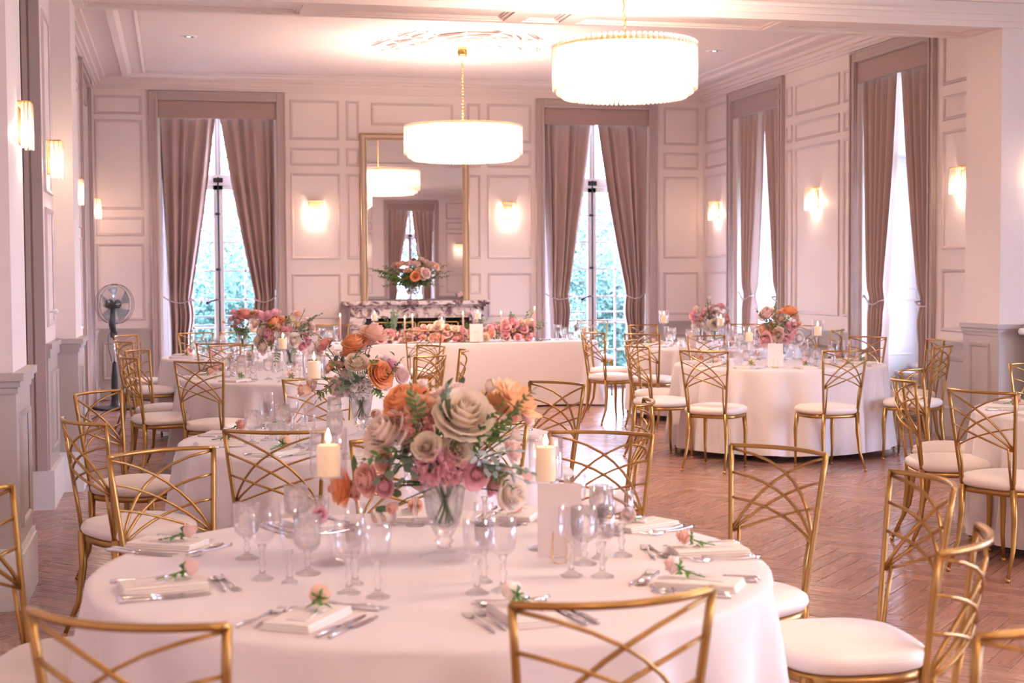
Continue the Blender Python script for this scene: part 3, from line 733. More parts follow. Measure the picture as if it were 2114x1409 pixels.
CHAIRS = [
 ('T1', -0.095, 2.608, 'gold lattice-back chair nearest the camera at lower left, back to camera'),
 ('T1', 0.781, 2.553, 'gold lattice-back chair nearest the camera at lower centre, back to camera'),
 ('T1', -0.053, 5.053, 'gold chair with bright highlights at the upper left of the nearest table'),
 ('T1', -0.52, 4.17, 'gold chair cut by the left edge of the photo, left of the nearest table'),
 ('T1', -0.56, 3.50, 'ivory-seated gold chair at the lower left corner, mostly outside the photo'),
 ('T1', 1.535, 5.188, 'gold chair behind the right candle and card of the nearest table'),
 ('T1', 0.80, 5.16, 'gold chair hidden behind the big bouquet of the nearest table'),
 ('T1', 1.966, 4.551, 'gold chair at the right rim of the nearest table, seen before open floor'),
 ('T1', 2.07, 3.775, 'gold chair with a wide ivory seat at the right of the nearest table'),
 ('T1', 1.696, 2.918, 'gold chair seen nearly edge-on at lower right, its top rail catching light'),
 ('T1', 1.45, 2.21, 'blurred gold chair back in the lower right corner of the photo'),
 ('T2', 0.358, 5.643, 'dark gold chair back in front of the second left table, left of the front candle'),
 ('T2', -0.38, 6.247, 'gold chair seen sideways at the left wall, beside the second left table'),
 ('T2', -0.398, 7.749, 'gold chair with silvery glints by the left pillar, second left table'),
 ('T2', 0.787, 8.385, 'bright gold chair beyond the second left table, left of its bouquet'),
 ('T2', 2.02, 7.678, 'gold chair right of the big bouquet at the second left table, open floor behind'),
 ('T2', 2.04, 6.45, 'gold chair seen edge-on at the right of the second left table'),
 ('T2', 1.184, 5.706, 'gold chair mostly hidden behind the big front bouquet, near side of the second left table'),
 ('T3', 0.148, 10.391, 'sharp gold chair with ivory seat at the front left of the third left table'),
 ('T3', -0.33, 11.114, 'narrow gold chair seen sideways, left of the third left table, nearer of two'),
 ('T3', -0.31, 12.09, 'gold chair with silvery top rail left of the third left table, farther of two'),
 ('T3', 0.48, 12.649, 'gold chair at the far side of the third left table, facing the camera'),
 ('T3', 1.784, 10.625, 'gold chair below the pink card, right front side of the third left table'),
 ('T3', 2.002, 12.008, 'gold chair overlapped by another, at the far right of the third left table'),
 ('T3', 2.15, 11.276, 'gold chair seen edge-on alone before the white cloth of the head table'),
 ('T4', -0.475, 13.916, 'gold chair by the fan stand, nearer of two left of the farthest left table'),
 ('T4', -0.50, 15.25, 'gold chair by the fan stand, farther of two left of the farthest left table'),
 ('T4', 0.195, 15.674, 'gold chair before the left window, far side of the farthest left table'),
 ('T4', 0.65, 15.80, 'dark backlit chair before the left window of the back wall, beside the orange bouquet'),
 ('T4', 0.36, 13.157, 'reddish gold chair back on the near side of the farthest left table'),
 ('T5', 2.592, 15.46, 'gold chair in the middle of the long head table, back to camera'),
 ('T5f', 4.05, 17.75, 'gold chair peeking out right of the head table flowers, facing the camera'),
 ('T5f', 1.85, 17.75, 'gold chair left of the fireplace behind the long head table'),
 ('W', 5.25, 18.1, 'gold chair standing before the right window of the back wall'),
 ('T8', 3.918, 6.536, 'gold chair with curved top rail left of the table at the right edge'),
 ('T8', 3.95, 7.377, 'gold chair seen edge-on left of the table at the right edge'),
 ('T8', 4.376, 7.98, 'gold chair with pale glints, farther left of the table at the right edge'),
 ('T8', 5.428, 8.353, 'gold chair by the radiator at the right edge of the photo'),
 ('T6', 6.453, 11.526, 'gold chair at the right of the front right table, before the wainscot, farther of two'),
 ('T6', 6.017, 10.635, 'gold chair at the right of the front right table, nearer of two'),
 ('T6', 3.95, 10.543, 'gold chair with round ivory seat at the front left of the front right table'),
 ('T6', 4.983, 10.251, 'gold chair with round ivory seat right at the front of the front right table'),
 ('T6', 6.173, 12.313, 'gold chair at the far right of the front right table, before the right curtains'),
 ('T6', 4.923, 13.08, 'dark gold chair between the two right tables, facing the camera'),
 ('T6', 4.08, 12.30, 'gold chair at the far left of the front right table'),
 ('T6', 3.698, 11.435, 'gold chair seen edge-on left of the front right table, ivory seat toward it'),
 ('T7', 4.50, 13.75, 'gold chair at the near left of the back right table'),
 ('T7', 4.42, 15.45, 'gold chair left of the back right table, before the green light of the window'),
 ('T7', 4.15, 14.30, 'gold chair seen sideways between the head table and the back right table'),
 ('T7', 5.30, 16.15, 'pale gold chair at the far side of the back right table'),
 ('T7', 6.50, 15.9, 'gold chair at the far right of the back right table, behind the front bouquet'),
 ('T7', 6.78, 15.15, 'silvery chair at the right wall, nearer the corner'),
 ('T7', 6.70, 13.98, 'pale silvery chair seen edge-on at the right wall, between table and curtain')]
for t, x, y, lab in CHAIRS:
    if t == 'T5': rz = R(4)
    elif t == 'T5f': rz = PI
    elif t == 'W': rz = PI-0.1
    else:
        c = TAB[t]; rr_ = math.hypot(x-c[0], y-c[1]); mn = 1.30 if t != 'T1' else 1.2
        if rr_ < mn: x, y = c[0]+(x-c[0])*mn/rr_, c[1]+(y-c[1])*mn/rr_
        rz = math.atan2(c[1]-y, c[0]-x)-PI/2
    if (x, y) == (4.983, 10.251): rz += 0.22
    o = place(CH0, ch_used[0], (x-math.sin(rz)*0.24, y+math.cos(rz)*0.24, 0), rz, lab, 'gold lattice-back chairs around the tables'); ch_used[0] = 1

# ---------------------------------------------------------------- tables and cloths
def round_table(k, label, r=0.90):
    x, y = TAB[k]
    t = empty('round_table', (x, y, 0), 0, 'round folding table with black legs under '+label, 'table', 'round banquet tables')
    m = MB(); m.lathe([(0.0005, 0.715), (r-0.02, 0.715), (r-0.01, 0.73), (r-0.02, 0.743), (0.0005, 0.743)], 48); m.build('tabletop', mat('table_board', (0.5, 0.42, 0.34), 0.6), t)
    for a in range(4):
        q = PI/4+a*PI/2; m = MB(); m.tube([(0.55*math.cos(q), 0.55*math.sin(q), 0.715), (0.62*math.cos(q), 0.62*math.sin(q), 0.0)], 0.016, 8); m.build('leg', BLACK, t)
def cloth(k, label, seed, r=0.905, nf=13, zb=0.035, flare=0.045, seg=220):
    x, y = TAB[k]; rnd = random.Random(seed); ph = [rnd.uniform(0, TAU) for _ in range(6)]
    def fold(th):
        a = 0.5+0.5*math.sin(nf*th+ph[0]+0.9*math.sin(2*th+ph[1])+0.6*math.sin(3*th+ph[3]))
        return (2*a**1.8-0.9)*0.75+0.3*math.sin((nf*2-3)*th+ph[2]+math.sin(th+ph[4]))
    prof = [(0.0, 0.7505), (0.3, 0.7505), (0.6, 0.7505), (0.80, 0.7505), (r-0.03, 0.7505), (r-0.008, 0.7485), (r, 0.742), (r+0.003, 0.73)]
    rings = []
    for rr, z in prof: rings.append([(max(rr, 1e-4)*math.cos(TAU*j/seg), max(rr, 1e-4)*math.sin(TAU*j/seg), z) for j in range(seg)])
    for i in range(1, 15):
        v = i/14; z = 0.73-(0.73-zb)*v; ring = []
        for j in range(seg):
            th = TAU*j/seg; f = fold(th)
            rr = r+0.003+flare*v**1.1*0.75+0.066*f*v**0.6+0.01*math.sin(th*5+v*4+ph[5])*v
            ring.append((rr*math.cos(th), rr*math.sin(th), z+0.012*v*f))
        rings.append(ring)
    m = MB(); m.loft(rings, True)
    return m.build('tablecloth', CLOTH, None, TR(x, y, 0), label='white floor-length round cloth over '+label, cat='tablecloth', group='white round tablecloths')
for i, k in enumerate(('T1', 'T2', 'T3', 'T4', 'T6', 'T7', 'T8')):
    round_table(k, TXT[k]); cloth(k, TXT[k], 11+i, nf=17+i % 3, zb=0.06)
# long head table with rounded ends
def stadium(x0, x1, y0, y1, rr, n=14, cnt=120):
    pts = []
    cs = [(x1-rr, y0+rr, -PI/2), (x1-rr, y1-rr, 0), (x0+rr, y1-rr, PI/2), (x0+rr, y0+rr, PI)]
    raw = []
    for cx_, cy_, a in cs:
        for k in range(n+1): q = a+PI/2*k/n; raw.append(Vector((cx_+rr*math.cos(q), cy_+rr*math.sin(q), 0)))
    raw.append(raw[0]); L = [0]
    for a, b in zip(raw, raw[1:]): L.append(L[-1]+(b-a).length)
    out = []
    i = 0
    for k in range(cnt):
        s = L[-1]*k/cnt
        while L[i+1] < s: i += 1
        f = (s-L[i])/max(1e-9, L[i+1]-L[i]); out.append(raw[i].lerp(raw[i+1], f))
    return out
ht = empty('head_table', (0, 0, 0), 0, 'long rectangular table under the white cloth before the fireplace', 'table')
m = MB(); m.bbox(1.55, 4.80, 16.40, 17.15, 0.715, 0.743, 0.006); m.build('tabletop', mat('table_board', (0.5, 0.42, 0.34), 0.6), ht)
for x in (1.75, 3.2, 4.6):
    for y in (16.5, 17.05): m = MB(); m.tube([(x, y, 0.715), (x, y, 0)], 0.016, 8); m.build('leg', BLACK, ht)
m = MB(); rings = []; seg = 260
base = stadium(1.50, 4.86, 16.35, 17.20, 0.22, cnt=seg); cen = Vector((3.18, 16.775, 0))
for f_, z in ((0.02, 0.7505), (0.5, 0.7505), (0.95, 0.7505), (0.995, 0.7490), (1.0, 0.742)):
    rings.append([tuple(cen+(p-cen)*f_+Vector((0, 0, z))) for p in base])
for i in range(1, 13):
    v = i/12; ring = []
    for j in range(seg):
        p = base[j]; q = base[(j+1) % seg]; o_ = base[j-1]; tn = (q-o_).normalized(); nn = Vector((tn.y, -tn.x, 0))
        cornerness = min(1, abs(math.sin(2*math.atan2(nn.y, nn.x)))*1.5)
        f = math.sin(j*0.5+math.sin(j*0.13)*1.3)
        off = 0.02*v+(0.015*f+0.02*math.sin(j*0.21))*v*(1 if nn.y > -0.98 or cornerness > 0.1 else 0.35)+0.13*v*cornerness*(1+0.3*f)
        ring.append((p.x+nn.x*off, p.y+nn.y*off, 0.742-(0.742-0.02)*v))
    rings.append(ring)
m.loft(rings, True)
m.build('tablecloth', CLOTH, None, None, label='long smooth white cloth over the head table before the fireplace', cat='tablecloth')

# ---------------------------------------------------------------- flowers
def orient(z, twist=0.0):
    z = Vector(z).normalized(); q = z.to_track_quat('Z', 'Y')
    return q.to_matrix().to_4x4() @ Matrix.Rotation(twist, 4, 'Z')
def petal_pts(th0, half, H, Rb, open_, curl, ruffle=0.0, nu=6, nv=6, ph=0.0, point=0.0):
    def fn(u, v):
        a = (u-0.5)*2
        w = half*(0.35+0.65*math.sin(min(1, v*1.15+0.12)*PI*0.5))*(1-0.25*max(0, v-0.8)*5*(a*a))
        if point: w *= (1-point*v**2)
        th = th0+a*w
        vv = v-0.10*v*a*a
        r = Rb+open_*math.sin(vv*PI/2)**0.8+curl*max(0, vv-0.65)**1.3+ruffle*math.sin(a*7+ph)*vv*0.5
        z = H*vv**1.15-curl*0.9*max(0, vv-0.72)**1.5+ruffle*math.sin(a*9+ph*2)*vv
        return (r*math.cos(th), r*math.sin(th), z)
    return fn
def flower_mesh(kind, seed=0):
    rnd = random.Random(seed); m = MB()
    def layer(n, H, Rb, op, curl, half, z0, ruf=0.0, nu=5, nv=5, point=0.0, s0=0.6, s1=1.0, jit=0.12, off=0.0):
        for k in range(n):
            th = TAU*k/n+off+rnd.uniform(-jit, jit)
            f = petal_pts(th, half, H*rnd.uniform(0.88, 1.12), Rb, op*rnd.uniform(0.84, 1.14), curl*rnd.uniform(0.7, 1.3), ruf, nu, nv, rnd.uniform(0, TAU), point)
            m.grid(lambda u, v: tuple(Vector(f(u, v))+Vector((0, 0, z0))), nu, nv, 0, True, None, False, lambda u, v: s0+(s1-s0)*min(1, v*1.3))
    if kind == 'r':
        layer(3, 0.74, 0.02, 0.06, 0.0, 1.6, 0.06, s0=0.66, s1=0.80)
        layer(3, 0.76, 0.05, 0.10, 0.02, 1.3, 0.03, s0=0.66, s1=0.86, off=0.5)
        layer(4, 0.78, 0.09, 0.15, 0.05, 1.1, 0.0, 0.006, s0=0.68, s1=0.92, off=1.1)
        layer(4, 0.78, 0.14, 0.21, 0.12, 1.05, -0.03, 0.010, s0=0.7, s1=0.96, off=0.3)
        layer(5, 0.74, 0.18, 0.30, 0.25, 0.92, -0.07, 0.012, 6, 6, s0=0.72, off=0.8)
        layer(5, 0.66, 0.20, 0.42, 0.45, 0.88, -0.10, 0.016, 6, 6, s0=0.74, off=0.1)
        layer(6, 0.52, 0.20, 0.56, 0.60, 0.78, -0.14, 0.022, 6, 6, s0=0.76, off=0.6)
        layer(6, 0.34, 0.18, 0.66, 0.55, 0.74, -0.16, 0.028, 6, 6, s0=0.78, off=0.15)
    elif kind == 'c':
        N = 62
        for k in range(N):
            ph = math.acos(1-1.35*(k+0.5)/N); th = k*2.39996+rnd.uniform(-.2, .2)
            d = Vector((math.sin(ph)*math.cos(th), math.sin(ph)*math.sin(th), math.cos(ph)))
            Mx = Matrix.Translation(Vector((0, 0, -0.05))) @ orient(d, rnd.uniform(0, TAU)) @ Matrix.Translation((rnd.uniform(-.05, .05), 0, 0.42))
            w = rnd.uniform(0.17, 0.26); h = rnd.uniform(0.36, 0.5); q = rnd.uniform(0, TAU); s_ = rnd.uniform(0.9, 1.0)
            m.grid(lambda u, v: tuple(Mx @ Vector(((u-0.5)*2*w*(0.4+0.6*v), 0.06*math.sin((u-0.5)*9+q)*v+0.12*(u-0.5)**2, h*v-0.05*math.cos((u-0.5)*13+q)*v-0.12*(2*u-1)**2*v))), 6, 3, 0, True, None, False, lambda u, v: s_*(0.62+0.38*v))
    elif kind == 'd':
        for k in range(5):
            layer(6+k*2, 0.85-0.15*k, 0.03+0.04*k, 0.2+0.22*k, -0.1, 0.42-0.02*k, 0.0, 0.01, 3, 5, point=0.75, s0=0.5, s1=1.0, off=k*0.3)
    elif kind == 'b':
        layer(3, 1.25, 0.10, 0.28, -0.3, 1.3, -0.4, s0=0.7, s1=0.9); layer(4, 1.1, 0.14, 0.42, -0.15, 1.0, -0.45, s0=0.7, s1=1.0, off=0.4)
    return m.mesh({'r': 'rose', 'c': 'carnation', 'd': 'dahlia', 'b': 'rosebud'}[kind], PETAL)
FM = {(k, s): flower_mesh(k, s) for k, ss in (('r', (0, 1, 2)), ('c', (3, 4)), ('d', (5,)), ('b', (6, 7))) for s in ss}
FN = {'r': 'rose', 'c': 'carnation', 'd': 'dahlia', 'b': 'rosebud'}
# green calyx under a flower, for roses lying free
def leaf_fn(L, w, kind, fold=0.15, droop=0.15):
    def fn(u, v):
        a = (u-0.5)*2
        if kind == 'e': ww = w*math.sqrt(max(0, 1-(2*v-1)**2))*(1.0-0.15*v)
        else: ww = w*math.sin(PI*min(1, v*0.97+0.015))**0.8*(1-0.35*v)
        return (a*ww, L*v, -droop*L*v*v+fold*abs(a)*ww)
    return fn
def leaf_mesh(kind):
    m = MB()
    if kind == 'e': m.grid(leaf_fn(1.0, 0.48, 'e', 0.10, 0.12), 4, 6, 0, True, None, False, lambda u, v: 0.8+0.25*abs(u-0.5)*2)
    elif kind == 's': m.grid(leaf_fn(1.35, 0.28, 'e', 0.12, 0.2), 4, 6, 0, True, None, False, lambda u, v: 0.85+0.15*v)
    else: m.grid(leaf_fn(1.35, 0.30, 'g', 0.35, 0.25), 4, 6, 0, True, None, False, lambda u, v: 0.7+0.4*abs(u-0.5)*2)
    return m
LMB = {k: leaf_mesh(k) for k in 'egs'}
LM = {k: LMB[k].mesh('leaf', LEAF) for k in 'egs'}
def sprig(parent, kind, p, q, s, separate, rnd):
    p, q = Vector(p), Vector(q); d = q-p; L = d.length
    if L < 1e-4: return
    mid = (p+q)/2+Vector((0, 0, 0.10*L))
    cv = lambda a: (1-a)**2*p+2*a*(1-a)*mid+a*a*q
    n = max(3, int(L/(s*0.62))); m = MB(); m.tube([cv(i/6) for i in range(7)], [0.0022, .002, .002, .0017, .0014, .001, .0008], 5, 0)
    mb = m; leaves = []
    for i in range(n+1):
        a = 0.12+0.88*i/n
        t = (cv(min(1, a+0.05))-cv(a-0.05)).normalized()
        for sd in ((-1, 1) if i < n else (0,)):
            side = t.cross(Vector((0, 0, 1))).normalized() if abs(t.z) < 0.95 else Vector((1, 0, 0))
            side = (Matrix.Rotation(rnd.uniform(-0.9, 0.9), 3, t) @ side)
            dr = (t*(0.55 if sd else 1)+side*sd*1.0).normalized()
            nrm = dr.cross(side.cross(t)+Vector((rnd.uniform(-.4, .4), -0.5, rnd.uniform(-.4, .4)))).normalized()
            nz = nrm.cross(dr).normalized()
            Mx = Matrix((( nrm.x, dr.x, nz.x), (nrm.y, dr.y, nz.y), (nrm.z, dr.z, nz.z))).to_4x4()
            sz = s*rnd.uniform(0.75, 1.1)*(1-0.35*a)
            leaves.append(Matrix.Translation(cv(a)) @ Mx @ Matrix.Scale(sz, 4))
    st = None
    name = {'e': 'eucalyptus_sprig', 'g': 'ruscus_sprig', 's': 'silver_leaf_sprig'}[kind]
    if separate:
        st = m.build(name, STEM, parent)
        for Mx in leaves: link('leaf', LM[kind], st, Mx, color=LCOL[kind])
    else:
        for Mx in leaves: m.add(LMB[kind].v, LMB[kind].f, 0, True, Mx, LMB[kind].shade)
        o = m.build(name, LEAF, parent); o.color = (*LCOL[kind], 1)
def urn_vase(parent, H, Rr, water=True):
    """fluted clear glass urn on a stepped foot"""
    m = MB(); k = H
    m.lathe([(0.0005, 0.0), (Rr*0.92, 0.0), (Rr*0.95, 0.01*k), (Rr*0.6, 0.05*k), (Rr*0.30, 0.10*k), (Rr*0.24, 0.16*k), (Rr*0.36, 0.20*k), (Rr*0.26, 0.24*k), (Rr*0.40, 0.31*k), (Rr*0.55, 0.40*k), (Rr*0.68, 0.55*k), (Rr*0.78, 0.78*k), (Rr*0.90, 0.95*k), (Rr*1.0, 1.0*k), (Rr*0.96, 1.0*k), (Rr*0.85, 0.95*k), (Rr*0.73, 0.78*k), (Rr*0.63, 0.55*k), (Rr*0.45, 0.42*k), (Rr*0.2, 0.36*k), (0.0005, 0.34*k)], 32, 0, True, None, False, False, 0.07)
    v = m.build('vase', CRYSTAL, parent)
    if water:
        m = MB(); m.lathe([(0.0005, 0.37*k), (Rr*0.3, 0.38*k), (Rr*0.57, 0.52*k), (Rr*0.69, 0.76*k), (0.0005, 0.76*k)], 20); m.build('water', WATER, v)
    m = MB(); rnd = random.Random(5)
    for i in range(12):
        a = rnd.uniform(0, TAU); m.tube([(Rr*0.35*math.cos(a), Rr*0.35*math.sin(a), 0.42*k), (Rr*0.6*math.cos(a+2.5), Rr*0.6*math.sin(a+2.5), 1.05*k)], 0.0028, 5)
    m.build('stems', STEM, v)
def arrangement(base, flowers, sprigs, label, name='bouquet', vase=(0.24, 0.072), separate=True, heart=None, seed=0, shrink=1.0):
    rnd = random.Random(seed); t = empty(name, base, 0, label, 'bouquet', 'peach and pink flower arrangements')
    urn_vase(t, *vase)
    if heart is None: heart = (0, 0, vase[0]+0.03)
    H = Vector(heart)
    for i, (k, c, x, y, z, r) in enumerate(flowers):
        r *= shrink; p = Vector((x, y, z)); d = (p-H)
        fcam = Vector((-base[0], -base[1], 1.53-base[2])).normalized()
        dirn = (d.normalized()*0.9+fcam*0.50+Vector((0, 0, 0.25))).normalized()
        seeds = [s for kk, s in FM if kk == k]; me = FM[(k, seeds[i % len(seeds)])]
        back = 0.45*r if k != 'b' else 0
        Mx = Matrix.Translation(p-dirn*back) @ orient(dirn, rnd.uniform(0, TAU)) @ Matrix.Scale(r*(1.27 if separate else 1.36) if k != 'b' else r*1.0, 4)
        cc = PCOL[c]; j = rnd.uniform(0.92, 1.06)
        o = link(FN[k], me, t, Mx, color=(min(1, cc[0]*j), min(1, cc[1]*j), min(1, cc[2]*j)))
        st = MB(); q = p-dirn*(back+0.05*r); inv = (Matrix.Translation(p-dirn*back) @ orient(dirn, 0)).inverted()
        pts = [q, q-dirn*min(0.05, d.length*0.3), H*0.6+p*0.15+Vector((0, 0, 0.0)), H+Vector((0, 0, -0.03))]
        st.tube(pts, 0.0022, 5); st.build('stem', STEM, t)
    for k, x, y, z, x2, y2, z2, s in sprigs:
        sprig(t, k, (x, y, z), (x2, y2, z2), s, separate, rnd)
    # filling of dark leaves and tiny blossoms in the heart of the bunch
    fx = [Vector(f[2:5]) for f in flowers]; cenx = sum(fx, Vector())/len(fx)
    m = MB()
    for i in range(70 if separate else 40):
        p = fx[rnd.randrange(len(fx))]*rnd.uniform(0.45, 0.9)+H*rnd.uniform(0.1, 0.35)+Vector((rnd.gauss(0, .015), rnd.gauss(0, .015)+0.02, rnd.gauss(0, .015)))
        L = LMB['g' if i % 2 else 'e']; s = rnd.uniform(0.6, 1.1)*(0.035 if separate else 0.028)
        m.add(L.v, L.f, 0, True, Matrix.Translation(p) @ orient((rnd.gauss(0, 1), rnd.gauss(0, 1), rnd.gauss(0, 1)+.3)) @ Matrix.Scale(s, 4), L.shade)
    o = m.build('filler_leaves', LEAF, t, kind='stuff'); o.color = (0.09, 0.15, 0.06, 1)
    return t

